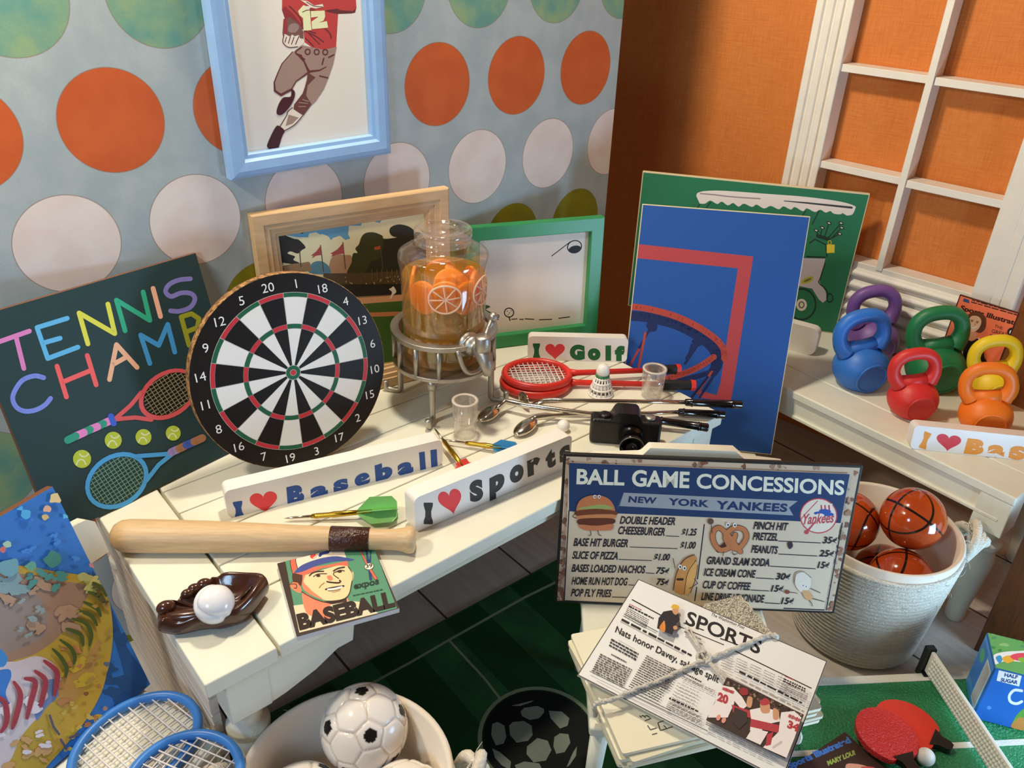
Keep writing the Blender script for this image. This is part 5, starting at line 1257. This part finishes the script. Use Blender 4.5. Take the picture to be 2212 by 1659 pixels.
racket('blue badminton racket lying over the other at the bottom edge of the photo', hb_, hb_-tb_, (hb_-tb_).length*1.0, .36, 2.0, bluep_, zb+.07, group='blue badminton rackets', tw=.034, nsx=12, nsy=11)

# ================================================================== golf clubs
chrome = mat('polished_chrome', '#cfc6b8', .14, metal=1.0); blackg = mat('black_gloss_grip', '#0d0b0c', .18, coat=.3)
def club(label, pts, head, grip, kind='iron'):
    t = thing('golf_club', label, 'golf club', T(0, 0, 0), 'golf clubs')
    t.location = pts[0]; o_ = Vector(pts[0])
    sub = lambda p: tuple(Vector(p)-o_)
    n = len(pts)
    MB().tube([sub(p) for p in pts], [.026]+[.030]*2+[.021]*(n-3), 12).build('shaft', chrome, t)
    g0, g1 = Vector(grip[0]), Vector(grip[1]); d = (g1-g0)
    mb = MB().tube([sub(g0+d*s_) for s_ in (0, .02, .10, .11, .13, .14, .80, .81, .83, .84, .86, .87, .98, 1.0)], [.030, .036, .038, .043, .043, .036, .040, .045, .045, .038, .045, .040, .042, .034], 14)
    mb.build('grip', blackg, t)
    h, hd_, hu = head                       # position, length direction, width
    hd_ = Vector(hd_).normalized(); M = frame(sub(h), hd_, (0.2, 0.1, 1)) 
    MB().sphere(.5, M @ SC(hu[0], hu[1], hu[2]), seg=24, rings=14).build('club_head', chrome, t, merge=True)
    return t
zc_ = ZL
A = lambda x, y, h: at(x, y, ZL+h)
club('golf club with its head nearest the tumbler, its grip sticking out right of the camera', [A(1075, 882, .10), A(1092, 866, .12), A(1135, 876, .12), A(1268, 893, .12), A(1380, 904, .11), A(1426, 908, .10)], (A(1056, 894, .06), A(1092, 866, .1)-A(1035, 912, .05), (.30, .17, .09)), (A(1415, 907, .10), A(1530, 924, .07)))
club('golf club with a large wedge head in front of the other clubs', [A(1146, 908, .08), A(1158, 902, .09), A(1172, 900, .09), A(1196, 898, .085), A(1270, 893, .075), A(1400, 893, .065), A(1468, 890, .06)], (A(1135, 922, .055), A(1158, 902, .09)-A(1115, 938, .05), (.32, .17, .09)), (A(1465, 890, .06), A(1566, 896, .05)))
club('golf club lying over the others, its black grip past the table end', [A(1140, 880, .10), A(1176, 866, .15), A(1196, 865, .17), A(1217, 865, .18), A(1350, 867, .19), A(1484, 869, .19)], (A(1131, 862, .10), A(1150, 884, .07)-A(1112, 848, .07), (.20, .03, .14)), (A(1480, 869, .19), A(1603, 874, .18)))

# ================================================================== camera
blk = mat('black_camera_plastic', '#121110', .32, spec=.5, bump=.25, bscale=50, stretch=(1, 1, 6))
c0_, c1_ = at(1272, 957, ZL), at(1424, 968, ZL)
dcm = (c1_-c0_).normalized(); fcm = Vector((dcm.y, -dcm.x, 0)); wc = (c1_-c0_).length
if fcm.dot(CAM-c0_) < 0: fcm = -fcm
cmr = thing('toy_camera', 'small black toy film camera with round lens, on the long table', 'camera', frame((c0_+c1_)/2-fcm*.08, dcm, (0, 0, 1)))
MB().box((0, 0, .135), (wc, .17, .27)).build('body', blk, cmr, bevel=.035, bseg=3)
MB().prism([(-.15, .26), (.15, .26), (.11, .345), (.085, .365), (-.085, .365), (-.11, .345)], -.09, .10, RX(pi/2)).build('viewfinder_hump', blk, cmr, bevel=.012)
MB().lathe([(.115, .07), (.115, .14), (.105, .15), (.105, .24), (.112, .245), (.112, .30), (.092, .30), (.085, .25), (0, .22)], 36, T(.05, 0, .13) @ RX(pi/2)).build('lens', mat('black_lens_gloss', '#0b0a0a', .15), cmr)
MB().lathe([(.107, .295), (.113, .295), (.113, .306), (.107, .306)], 36, T(.05, 0, .13) @ RX(pi/2), closed=True).build('lens_rim', mat('grey_lens_rim', '#7c7c78', .3, metal=.6), cmr)
MB().lathe([(.05, .265), (.05, .29), (.04, .298), (0, .298)], 22, T(wc/2-.11, 0, 0)).build('shutter_button', steel, cmr)
MB().lathe([(.055, .265), (.055, .285), (.045, .295), (0, .295)], 22, T(-wc/2+.13, 0, 0)).build('rewind_knob', blk, cmr)

# ================================================================== bat, glove, ball
b0, b1 = at(240, 1157, ZL+.13), at(898, 1166, ZL+.10)
dbt = (b1-b0); Lb = dbt.length; dbt.normalize()
bat = thing('baseball_bat', 'light wood miniature baseball bat with brown grip tape across the table front', 'baseball bat', frame(b0, dbt, (0, 0, 1)))
bw = mat('bat_beech', '#d9b88c', .45, noise=.16, nscale=5, stretch=(1.2, 14, 14))
rb_ = .128
prof = [(0, 0), (.05, .006), (.09, .03), (.118, .075), (rb_, .14), (rb_, .35), (.124, .7), (.112, 1.1), (.098, 1.5), (.086, 1.85), (.080, 2.05), (.082, Lb-.16), (.092, Lb-.10), (.104, Lb-.07), (.108, Lb-.04), (.100, Lb-.012), (.07, Lb), (0, Lb)]
sag = -(0.0)
MB().lathe(prof, 40, RY(pi/2)).build('barrel', bw, bat)
s0 = 1.655
MB().lathe([(.0955, s0), (.0985, s0+.005), (.0925, s0+.295), (.0885, s0+.30)], 40, RY(pi/2)).build('grip_tape', mat('brown_grip_tape', '#4a2618', .25, noise=.4, nscale=30, bump=.6, bscale=40), bat)

gl_m = mat('brown_glazed_clay', '#4b2a1c', .18, coat=.4, noise=.25, nscale=8)
gc = at(462, 1322, ZL)
ga = (at(575, 1290, ZL)-at(350, 1350, ZL)).normalized()
ga = (ga+Vector((.05, -.12, 0))).normalized()
glv = thing('baseball_glove', 'glossy dark brown miniature baseball glove cupping a white ball, on the table corner', 'glove', frame((gc.x, gc.y, ZL), ga, (0, 0, 1)) @ SC(.80, .80, .9))
# palm: shallow dish with an outline like an open mitt, raised rim and finger bumps
out_ = [(-.42, -.16), (-.36, -.20), (-.20, -.235), (0, -.25), (.14, -.265), (.22, -.255), (.36, -.13), (.455, .02), (.47, .07), (.40, .14), (.22, .235), (.10, .27), (.03, .25), (-.02, .20), (-.10, .20), (-.15, .15), (-.22, .14), (-.26, .08), (-.33, .04), (-.42, .02)]
O2 = smooth(out_+[out_[0]], 3, True)[:-1]
ctr_ = (.06, 0.0)
mb = MB(); rings_ = [(1.0, .0), (1.05, .07), (1.02, .15), (.93, .175), (.84, .155), (.70, .105), (.45, .06), (.0, .045)]
vs = []; fs = []; n = len(O2)
for j, (k, z) in enumerate(rings_):
    for i, (x, y) in enumerate(O2):
        a = atan2(y-ctr_[1], x-ctr_[0]); b_ = .022*sin(i*1.05)*(1 if .8 < k < 1.04 and x < .12 else .2)
        hx = 1+.35*max(0, x)/.47*(1 if 0 < j < 6 else 0)
        vs.append((ctr_[0]+(x-ctr_[0])*k, ctr_[1]+(y-ctr_[1])*k, z*hx+b_))
for j in range(len(rings_)-1):
    for i in range(n): l = (i+1) % n; fs.append((j*n+i, j*n+l, (j+1)*n+l, (j+1)*n+i))
fs.append(tuple(range(n-1, -1, -1)))
mb.add(vs, fs, smooth=True)
for (x, y, r_) in ((-.05, .17, .055), (-.13, .135, .05), (-.19, .09, .045), (-.36, -.03, .065)): mb.sphere(r_, T(x, y, .165) @ SC(1.3, 1, .9), seg=16, rings=10)
mb.tube([(-.40, -.10, .12), (-.2, -.18, .15), (.05, -.21, .16), (.2, -.20, .17)], [.06, .06, .05, .03], 12)
fixn(mb.build('mitt', gl_m, glv, sub=1))
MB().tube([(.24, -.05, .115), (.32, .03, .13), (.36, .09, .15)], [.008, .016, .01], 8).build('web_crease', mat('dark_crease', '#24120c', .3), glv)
def seam(p):
    n_ = p.normalized(); v = abs(n_.z-.45*sin(2*atan2(n_.y, n_.x)))
    return tuple(p*(1-.11*math.exp(-(v/.15)**2)))
bp = at(462, 1300, ZL+.21)
o = MB().sphere(.134, I4, seg=56, rings=36, fn=seam).build('baseball', mat('white_glazed_ball', '#ecebef', .18, coat=.3))
o.matrix_world = T(bp.x, bp.y, ZL+.19) @ RZ(.5) @ RX(1.0) @ RY(.4)
tag(o, 'plain white grooved baseball resting in the brown glove', 'ball')

# ================================================================== darts
gold = mat('gold_foil', '#caa53c', .22, metal=1.0, noise=.2, nscale=30)
def dart(label, tip, tail, col, nm, fl=.30, fw=.11):
    tip = Vector(tip); tail = Vector(tail); d = (tail-tip); Ld = d.length; d.normalize()
    t = thing('dart', label, 'dart', frame(tip, d, (0, 0, 1)), 'darts')
    MB().tube([(0, 0, 0), (.05, 0, 0), (.24, 0, 0)], [.002, .011, .014], 10).build('point', chrome, t)
    MB().tube([(.22, 0, 0), (.26, 0, 0), (.36, 0, 0), (.40, 0, 0), (.46, 0, 0), (Ld-fl*.6, 0, 0)], [.017, .022, .020, .026, .024, .018], 12).build('barrel', gold, t)
    m_ = mat(nm, col, .6)
    P = [(Ld-fl, .006), (Ld-fl*.62, fw), (Ld-fl*.1, fw*.95), (Ld, fw*.6), (Ld, .004)]
    P = P+[(x, -y) for x, y in P[::-1]]
    mb = MB()
    for a in (12, 78, -40): mb.prism(P, -.003, .003, RX(radians(a)))
    mb.build('flight', m_, t)
    return t
dart('gold dart with a green flight, lying behind the bat', A(614, 1120, .03), A(858, 1100, .09), '#8fcf7c', 'green_flight', .34, .13)
dart('gold dart with a blue flight, pointing at the drink dispenser tumbler', A(957, 950, .05), A(1118, 972, .06), '#3f92c4', 'blue_flight', .26, .08)
dart('gold dart with a red flight, half hidden behind the I heart Sports bar', A(938, 925, .10), A(1018, 1032, .08), '#d8483f', 'red_flight', .26, .10)

# ================================================================== kettlebells
KB = {}
def kettlebell(name_c, label, x, y, h, col, face_deg):
    m_ = mat('kettlebell_'+name_c, col, .45, bump=.04, bscale=40)
    t = thing('kettlebell', label, 'kettlebell', T(x, y, ZR+.002) @ RZ(radians(face_deg)) @ SC(h, h, h), 'toy kettlebells')
    R_ = .325
    def bodyf(p):
        z = max(p.z, -R_*.84)*.90
        q = Vector((p.x, p.y, z))
        fd = Vector((.12, -1, -.12)); fd.normalize()
        e = q.dot(fd)-R_*.78
        if e > 0: q -= fd*e*.96
        return (q.x, q.y, q.z+R_*.84*.90)
    MB().sphere(R_, I4, seg=64, rings=44, fn=bodyf).build('body', m_, t)
    fd_ = Vector((.12, -1, -.12)).normalized(); Mf = frame(tuple(fd_*R_*.775+Vector((0, 0, R_*.84*.9))), fd_.orthogonal(), fd_)
    MB().lathe([(.150, -.004), (.168, .004), (.176, .012), (.190, .012), (.198, .0), (.198, -.03)], 40, Mf).build('front_rim', m_, t)
    HT = T(0, 0, .27) @ RY(radians(-13)) @ T(0, 0, -.27)
    P = [(-.185, 0, .50), (-.245, 0, .60), (-.262, 0, .72), (-.225, 0, .84), (-.13, 0, .915), (0, 0, .935), (.13, 0, .915), (.225, 0, .84), (.262, 0, .72), (.245, 0, .60), (.185, 0, .50)]
    q = smooth(P, 5); n_ = len(q)
    rad = [.082+.035*max(0, (abs(i-(n_-1)/2)/((n_-1)/2)-.62)/.38)**1.5 for i in range(n_)]
    MB().tube(q, rad, 18).build('handle', m_, t, HT)
    MB().tube([(-.15, 0, .52), (0, 0, .525), (.15, 0, .52)], [.10, .085, .10], 16).build('neck', m_, t, HT)
    return t
kettlebell('purple', 'purple kettlebell at the back behind the blue one', 2.0, -2.80, .93, '#7d549e', -44)
kettlebell('blue', 'blue kettlebell at the left front, beside the hoop board', 1.17, -3.10, .96, '#2f74cf', -36)
kettlebell('green', 'green kettlebell behind the red one', 1.86, -3.64, 1.0, '#1f7a4a', -44)
kettlebell('red', 'red kettlebell at the front centre', 1.03, -3.80, .80, '#d8302c', -44)
kettlebell('yellow', 'yellow kettlebell behind the orange one, before the magazine', 2.03, -4.22, .82, '#f2cf22', -48)
kettlebell('orange', 'orange kettlebell behind the orange-lettered bar', 1.32, -4.45, .80, '#f27a1e', -58)

# ================================================================== rope baskets with balls
rope = mat('cotton_rope', '#f3e9d6', .85, noise=.18, nscale=30, bump=.9, bscale=50, stretch=(1, 1, 4))
inner = mat('cream_lining', '#e6d9c8', .7)
def basket(label, x, y, rot):
    t = thing('rope_basket', label, 'basket', T(x, y, 0) @ RZ(rot))
    rt_, rb2, hh = .715, .575, 1.345
    prof = [(0, .02), (rb2-.03, .02), (rt_-.045, hh-.01), (rt_-.02, hh+.012), (rt_+.004, hh), (rb2, .0), (0, .0)]
    MB().lathe(prof, 72).build('tub', inner, t)
    mb = MB(); turns = 26; P = []
    for i in range(turns*48+1):
        s_ = i/(turns*48); a = 2*pi*i/48; z = .03+(hh-.13)*s_; rr_ = rb2+(rt_-rb2)*z/hh+.012; P.append((rr_*cos(a), rr_*sin(a), z))
    mb.tube(P, .029, 7); mb.build('rope_wrap', rope, t)
    r = random.Random(int(abs(x)*100))
    for s_ in (0, pi):
        mb = MB()
        base = Vector((cos(s_)*(rt_+.03), sin(s_)*(rt_+.03), hh-.16))
        tn = Vector((-sin(s_), cos(s_), 0)); on = Vector((cos(s_), sin(s_), 0))
        for k in range(3):
            Q = [base+(q-base)*1.35 for q in [base-tn*.14+Vector((0, 0, -.05)), base-tn*.10+on*(.06+.03*k)+Vector((0, 0, .10)), base+on*(.12+.015*k)+tn*(.05-.05*k)+Vector((0, 0, .14-.05*k)), base+tn*.10+on*(.10-.02*k)+Vector((0, 0, .02+.03*k)), base+tn*.15+Vector((0, 0, -.08))]]
            mb.tube(smooth([tuple(q) for q in Q], 5), .042, 8)
        for k in range(16):
            q0 = base+on*.1+tn*r.uniform(-.1, .1)+Vector((0, 0, r.uniform(-.02, .16))); e = q0+Vector((r.uniform(-.12, .12), r.uniform(-.12, .12), r.uniform(-.02, .16)))
            mb.tube([tuple(q0), tuple((q0+e)/2+Vector((0, 0, .02))), tuple(e)], [.006, .004, .002], 4)
        mb.build('handle_knot', rope, t)
    mb = MB()
    for k in range(50):
        a = r.uniform(0, 2*pi); z = r.uniform(.3, hh); q0 = Vector((cos(a), sin(a), 0))*(rb2+(rt_-rb2)*z/hh+.035)+Vector((0, 0, z)); e = q0+Vector((cos(a)*r.uniform(.01, .05), sin(a)*r.uniform(.01, .05), r.uniform(-.1, .08)))+Vector((-sin(a), cos(a), 0))*r.uniform(-.15, .15)
        mb.tube([tuple(q0), tuple((q0+e)/2+Vector((cos(a), sin(a), 0))*.015), tuple(e)], [.0025, .002, .001], 4)
    mb.build('stray_fibres', rope, t)['kind'] = 'stuff'
    return t
bx_, by_ = -.452, -4.431
basket('rope-wrapped white basket of basketballs beside the window table leg', bx_, by_, radians(-42))
sx_, sy_ = -5.846, -3.487
basket('rope-wrapped white basket of soccer balls at the bottom of the photo', sx_, sy_, radians(-35))
# basketballs
m = bpy.data.materials.new('basketball_glaze'); m.use_nodes = True; nt = m.node_tree; b = nt.nodes['Principled BSDF']
b.inputs['Roughness'].default_value = .12; b.inputs['Coat Weight'].default_value = .5
tc = N(nt, 'ShaderNodeTexCoord'); sp = N(nt, 'ShaderNodeSeparateXYZ'); nt.links.new(tc.outputs['Object'], sp.inputs[0])
def lt(v, w): return math_node(nt, 'LESS_THAN', math_node(nt, 'ABSOLUTE', v), w)
sx1 = lt(sp.outputs[0], .011); sz1 = lt(sp.outputs[2], .011)
yy = math_node(nt, 'SUBTRACT', math_node(nt, 'ABSOLUTE', sp.outputs[1]), math_node(nt, 'ADD', .13, math_node(nt, 'MULTIPLY', math_node(nt, 'MULTIPLY', sp.outputs[2], sp.outputs[2]), .75)))
se = math_node(nt, 'MAXIMUM', math_node(nt, 'MAXIMUM', sx1, sz1), lt(yy, .011))
vo = mix_col(nt, noise_fac(nt, tc.outputs['Object'], 3), '#bb4a18', '#a83c12')
nt.links.new(mix_col(nt, se, vo, '#17100c'), b.inputs['Base Color'])
bbm = m
RB = .30
def place_ball(px, py, R_, dist=None, z=None):
    d = ray(px, py).normalized(); return CAM+d*((z-CAM.z)/d.z)
bb0 = MB().sphere(RB, seg=48, rings=32).build('basketball', bbm)
bpos = [(1972, 1120, 1.42, (.5, .75, .35), 'upper right basketball in the rope basket, standing above the rim'), (1948, 1222, 1.0, (.2, .55, .15), 'front basketball in the rope basket, low against the rim'),
        (1836, 1135, 1.12, (.1, .2, 1.3), 'basketball half hidden behind the concessions sign edge'), (1905, 1170, .75, (.9, .2, .4), 'basketball deep in the middle of the rope basket'), (1838, 1222, .86, (.4, 1.2, .2), 'basketball low at the left of the rope basket, behind the sign')]
def settle(P, R_, cx_, cy_, rad_at, fixed=1):
    for it in range(200):
        for a_ in range(len(P)):
            for b_ in range(a_+1, len(P)):
                d = P[b_]-P[a_]; l = d.length
                if l < 2*R_*.995:
                    push = d.normalized()*(2*R_-l) if l > 1e-5 else Vector((0, 0, -.1))
                    if a_ < fixed: P[b_] = P[b_]+push
                    else: P[b_] = P[b_]+push*.5; P[a_] = P[a_]-push*.5
        for a_ in range(fixed, len(P)):
            v = Vector((P[a_].x-cx_, P[a_].y-cy_)); lim = rad_at(P[a_].z)-R_
            if v.length > lim: v = v.normalized()*lim
            P[a_] = Vector((cx_+v.x, cy_+v.y, max(P[a_].z, R_+.04)))
    return P
inner_r = lambda z: .545+.125*min(z, 1.34)/1.34
P = settle([place_ball(x, y, RB, z=z) for x, y, z, r_, l_ in bpos], RB, bx_, by_, inner_r)
for i, ((x, y, z, rot, lb), p) in enumerate(zip(bpos, P)):
    o = bb0 if i == 0 else bb0.copy()
    if i: COL.objects.link(o)
    o.matrix_world = T(*p) @ RZ(rot[0]*2) @ RX(rot[1]) @ RY(rot[2])
    tag(o, lb, 'ball', 'toy basketballs')
# soccer balls
phi = (1+sqrt(5))/2
pent = [Vector(q).normalized() for q in [(0, s1, s2*phi) for s1 in (-1, 1) for s2 in (-1, 1)]+[(s1, s2*phi, 0) for s1 in (-1, 1) for s2 in (-1, 1)]+[(s2*phi, 0, s1) for s1 in (-1, 1) for s2 in (-1, 1)]]
hexa = []
for i in range(12):
    for j in range(i+1, 12):
        for k in range(j+1, 12):
            if pent[i].dot(pent[j]) > .4 and pent[j].dot(pent[k]) > .4 and pent[i].dot(pent[k]) > .4: hexa.append((pent[i]+pent[j]+pent[k]).normalized())
bm = bmesh.new(); bmesh.ops.create_icosphere(bm, subdivisions=6, radius=1.0)
def fieldv(n_):
    l = sorted([(n_.dot(q)/.9393, 0) for q in pent]+[(n_.dot(q)/.9150, 1) for q in hexa], reverse=True)[:2]; return l
cl_w, cl_b, cl_s = lin('#ece4dc'), lin('#1d1a18'), lin('#c9b8a6')
lay = bm.loops.layers.float_color.new('Col')
SR = .315
info = {}
for v in bm.verts: info[v.index] = fieldv(v.co.normalized())
bm.verts.ensure_lookup_table()
for f in bm.faces:
    f.smooth = True
    for lp in f.loops:
        l = info[lp.vert.index]; g_ = l[0][0]-l[1][0]
        c = cl_b if (l[0][1] == 0 and g_ > .10) else (cl_w if g_ > .02 else tuple(cl_s[i]+(cl_w[i]-cl_s[i])*g_/.02 for i in range(3)))
        lp[lay] = (*c, 1)
for v in bm.verts:
    l = info[v.index]; g_ = l[0][0]-l[1][0]; v.co = v.co.normalized()*SR*(1-.035*math.exp(-(g_/.022)**2))
me = bpy.data.meshes.new('soccer_ball'); bm.to_mesh(me); bm.free()
sm_ = ink_mat('glazed_soccer_paint', .15); me.materials.append(sm_)
spos = [(787, 1573, 1.22, (.75, .50, .3), 'black and white soccer ball on top of the pile in the rope basket'), (690, 1668, .82, (.3, .9, 1.0), 'soccer ball low at the left of the rope basket'), (905, 1690, .80, (1.4, .2, .6), 'soccer ball at the bottom right of the rope basket, barely showing')]
P = [place_ball(787, 1573, SR, z=1.22), Vector((-6.09, -3.27, .95)), Vector((-5.55, -3.72, .98))]
for i, ((x, y, z, rot, lb), p) in enumerate(zip(spos, P)):
    o = bpy.data.objects.new('soccer_ball', me); COL.objects.link(o)
    o.matrix_world = T(*p) @ RZ(rot[0]) @ RX(rot[1]) @ RY(rot[2])
    tag(o, lb, 'ball', 'toy soccer balls')

# ================================================================== table-tennis table
zp = .30
pa, pb_ = at(1769, 1465, zp), at(2080, 1451, zp)
du = (pb_-pa).normalized(); dv = Vector((du.y, -du.x, 0))
if dv.dot(CAM-pa) < 0: dv = -dv
pc = at(2056, 1611, zp); hw_ = (pc-pa).dot(dv); pn = at(2000, 1456, zp); un = (pn-pa).dot(du)
ul = -.76; ur = 2*un-ul; wid = 2*hw_
Mp = frame(pa+du*((ul+ur)/2)+dv*hw_, du, (0, 0, 1)); Mp[2][3] = 0
Lp = ur-ul
ppt = thing('table_tennis_table', 'low green glitter table tennis table with white borders at the lower right', 'table', Mp)
pgreen = mat('green_glitter_top', '#2c8a52', .22, noise=.35, nscale=60, bump=1.0, bscale=55); pwhite = mat('white_line_paint', '#d8d3c6', .4, bump=.3, bscale=60)
MB().box((0, 0, zp-.03), (Lp, wid, .06)).build('tabletop', pgreen, ppt, bevel=.006)
mb = MB(); bwid = .085
for s_ in (-1, 1):
    mb.box((0, s_*(wid/2-bwid/2), zp+.002), (Lp, bwid, .006)); mb.box((s_*(Lp/2-bwid/2), 0, zp+.002), (bwid, wid-2*bwid, .006))
mb.box((0, 0, zp+.0015), (Lp-2*bwid, .055, .005)); mb.build('boundary_lines', pwhite, ppt)
for sx in (-1, 1):
    for sy in (-1, 1): MB().box((sx*(Lp/2-.25), sy*(wid/2-.12), (zp-.06)/2), (.09, .09, zp-.06)).build('leg', mat('dark_green_leg', '#1c2b22', .4), ppt, bevel=.006)
nt_ = thing('table_tennis_net', 'white mesh net on dark posts across the green table', 'net', Mp)
MB().box((0, 0, zp+.155), (.035, wid+.02, .25)).build('net_band', mat('white_net_weave', '#d9d6c8', .6, bump=.0), nt_, bevel=.008)
mb = MB()
for j in range(5):
    for i in range(44): mb.sphere(.017, T(-.018, -wid/2+.03+(wid-.06)*(i+.5*(j % 2))/44, zp+.06+.047*j) @ SC(.5, 1, 1), seg=8, rings=5)
mb.build('net_knots', mat('white_net_weave', '#d9d6c8', .6), nt_)
for s_ in (-1, 1): MB().box((0, s_*(wid/2+.05), zp+.14), (.09, .07, .30)).box((0, s_*(wid/2+.02), zp-.03), (.09, .14, .075)).build('post', mat('black_net_post', '#1b2320', .4), nt_, bevel=.01)
def paddle(label, c, e, z, gm, r_=.255):
    c = Vector(c); e = Vector(e); d = (e-c); Lq = d.length; d.normalize()
    t = thing('table_tennis_paddle', label, 'paddle', frame((c.x, c.y, z), d, (0, 0, 1)), 'red table tennis paddles')
    P = [(r_*1.05*cos(2*pi*i/40)*(1.0 if cos(2*pi*i/40) < 0 else 1.0), r_*.95*sin(2*pi*i/40)) for i in range(40)]
    P = [(min(x, r_*.92), y) for x, y in P]
    MB().prism(P, 0, .055).build('blade', gm, t, bevel=.02, bseg=3)
    MB().prism([(r_*.80, -.10), (r_*1.05, -.055), (Lq-.03, -.05), (Lq, -.03), (Lq, .03), (Lq-.03, .05), (r_*1.05, .055), (r_*.80, .10)], -.002, .060).build('handle', mat('black_handle', '#141210', .35), t, bevel=.015)
    return t
rub = mat('red_rubber', '#d8341f', .4); rub2 = mat('red_glitter_rubber', '#d22a22', .2, bump=1.0, bscale=60)
zq = zp+.008
paddle('smooth red paddle with its black handle pointing right, under the glittery one', at(1957, 1572, zq), at(2054, 1624, zq), zq, rub)
paddle('glittery red paddle lying on top of the smooth red one', at(1912, 1594, zq+.06), at(1985, 1690, zq+.06), zq+.062, rub2)
o = MB().sphere(.075, seg=28, rings=18).build('table_tennis_ball', mat('matte_white_ball', '#e2d9cc', .5)); pq = at(1999, 1636, zp+.075); o.location = (pq.x, pq.y, zp+.08)
tag(o, 'small white ball beside the paddles on the green table', 'ball')
# magazine on the green table
z_m = zp+.03
m0, m1, m2 = at(1709, 1657, z_m), at(1825, 1580.5, z_m), at(1904, 1659, z_m)
dm = (m1-m0).normalized(); vm = (m2-m1); vm = (vm-dm*vm.dot(dm)).normalized()
wm = .70; Om = m1-dm*wm+vm*.95
B = Free(Om, dm, -vm, wm, .95, .022)
t = panel('sports_magazine', 'dark sports magazine with blue title lying on the green table at the bottom edge', 'magazine', B, mat('magazine_edge2', '#3a2620', .6))
ik = full(Ink(B, 1700, 1400, 4.32, 1.3), '#3a2822')
ik.text('Sports Illustrated', (30, 1130), (605, 880), (-10, 1075), '#3f6eb4', .05); ik.text('MARY LOU!', (385, 1100), (640, 995), (370, 1055), '#8f9f4a', .05)
ik.blob([(550, 1090), (640, 1080), (760, 1110), (860, 1180), (800, 1300), (600, 1300), (560, 1200)], '#c98a70'); ik.blob([(690, 1110), (800, 1110), (850, 1150), (760, 1160)], '#b8484a')
ik.build(t, 'cover', .4)
# juice carton
zj0 = zp+.004; qf = at(2100, 1550, zj0)
best = min((abs((at(2150, 1444, zj0+.3+.01*i).xy-qf.xy).length), zj0+.3+.01*i) for i in range(90)); zj1 = best[1]
qk = at(2132, 1366, zj1); fd_ = (qk-Vector((qf.x, qf.y, zj1))); dep = fd_.length; fd_.normalize()
rd_j = Vector((-fd_.y, fd_.x, 0))
if rd_j.dot(CR) < 0: rd_j = -rd_j
wj, hj = .62, zj1-zj0
class Side(Free): pass
Bf = Free(Vector((qf.x, qf.y, zj0)), rd_j, Vector((0, 0, 1)), wj, hj, dep)
jc = thing('juice_carton', 'blue drink carton with a white label and fruit picture at the right edge', 'carton', Bf.M)
MB().box((wj/2, hj/2, -dep/2), (wj, hj, dep)).build('carton_body', mat('blue_carton', '#2a66ac', .3), jc, bevel=.006)
ik = Ink(Bf, 1700, 1400, 4.32, 1.3, z0=.004)
ik.clip = (.006, .006, wj-.006, hj-.006)
ik.rect(.006, .006, wj-.006, hj-.006, '#2458a2')
ik.poly([(1980, 195), (2200, 235), (2165, 355), (1955, 300)], '#cfc8c4'); ik.text('HALF', (2025, 262), (2150, 285), (2032, 228), '#2a3c6a', .05); ik.text('SUGAR', (1990, 308), (2150, 335), (1998, 274), '#2a3c6a', .05)
ik.curve([(2190, 395), (2120, 390), (2075, 440), (2085, 495), (2140, 515), (2190, 495)], [26]*100, '#d5d0cc')
ik.blob([(2130, 640), (2212, 560), (2300, 560), (2300, 780), (2110, 740)], '#5a8a3a'); ik.blob([(2100, 700), (2180, 640), (2240, 690), (2200, 760), (2100, 740)], '#b5763a'); ik.ell(1885, 552, 20, 18, '#4a7ab8')
ik.build(jc, 'front_print', .35)
Bt = Free(Vector((qf.x, qf.y, zj1)), rd_j, fd_, wj, dep, .01)
ik = Ink(Bt, 1960, 1050, 4.147, 1.3, z0=.003); ik.clip = (.006, .006, wj-.006, dep-.006)
ik.rect(.006, .006, wj-.006, dep-.006, '#5f9a58')
q = random.Random(8)
for i in range(26): ik.ell(q.uniform(720, 1200), q.uniform(1310, 1480), q.uniform(15, 40), q.uniform(6, 14), q.choice(['#3f7f48', '#8ab070', '#a9c49a', '#4a8a6a']), q.uniform(-20, 20), n=12)
ik.blob([(770, 1520), (860, 1490), (1000, 1480), (1200, 1480), (1200, 1590), (900, 1570), (780, 1600)], '#d9d4d0')
ik.blob([(790, 1540), (830, 1520), (850, 1560), (820, 1590)], '#3a8ab8'); ik.blob([(850, 1540), (920, 1520), (960, 1560), (900, 1590), (860, 1570)], '#e0a03a'); ik.blob([(920, 1530), (1000, 1500), (1200, 1510), (1200, 1550), (1000, 1570)], '#cf4a5a'); ik.blob([(1010, 1540), (1200, 1560), (1200, 1590), (1020, 1580)], '#7aa83a')
ik.build(jc, 'top_print', .35, Bf.M.inverted() @ Bt.M)
Bl = Free(Vector((qf.x, qf.y, zj0))+fd_*dep, -fd_, Vector((0, 0, 1)), dep, hj, .01)
ik = Ink(Bl, 0, 0, 1, 1.3, z0=.003)
ik.rect(.01, .01, dep-.01, hj-.01, '#3f7ab4'); ik.rect(dep*.55, hj*.1, dep*.92, hj*.86, '#c9c6c0')
for i in range(12): ik.rect(dep*(.57+.028*i), hj*.12, dep*(.57+.028*i)+.006, hj*.84, '#5a5a58')
ik.rect(dep*.05, hj*.2, dep*.5, hj*.9, '#2f629e'); ik.raw([(dep*(.26+.16*cos(a)), hj*(.72+.1*sin(a))) for a in [k*pi/6 for k in range(12)]], '#3f8a62')
ik.build(jc, 'side_print', .35, Bf.M.inverted() @ Bl.M)
bpy.context.view_layer.update()
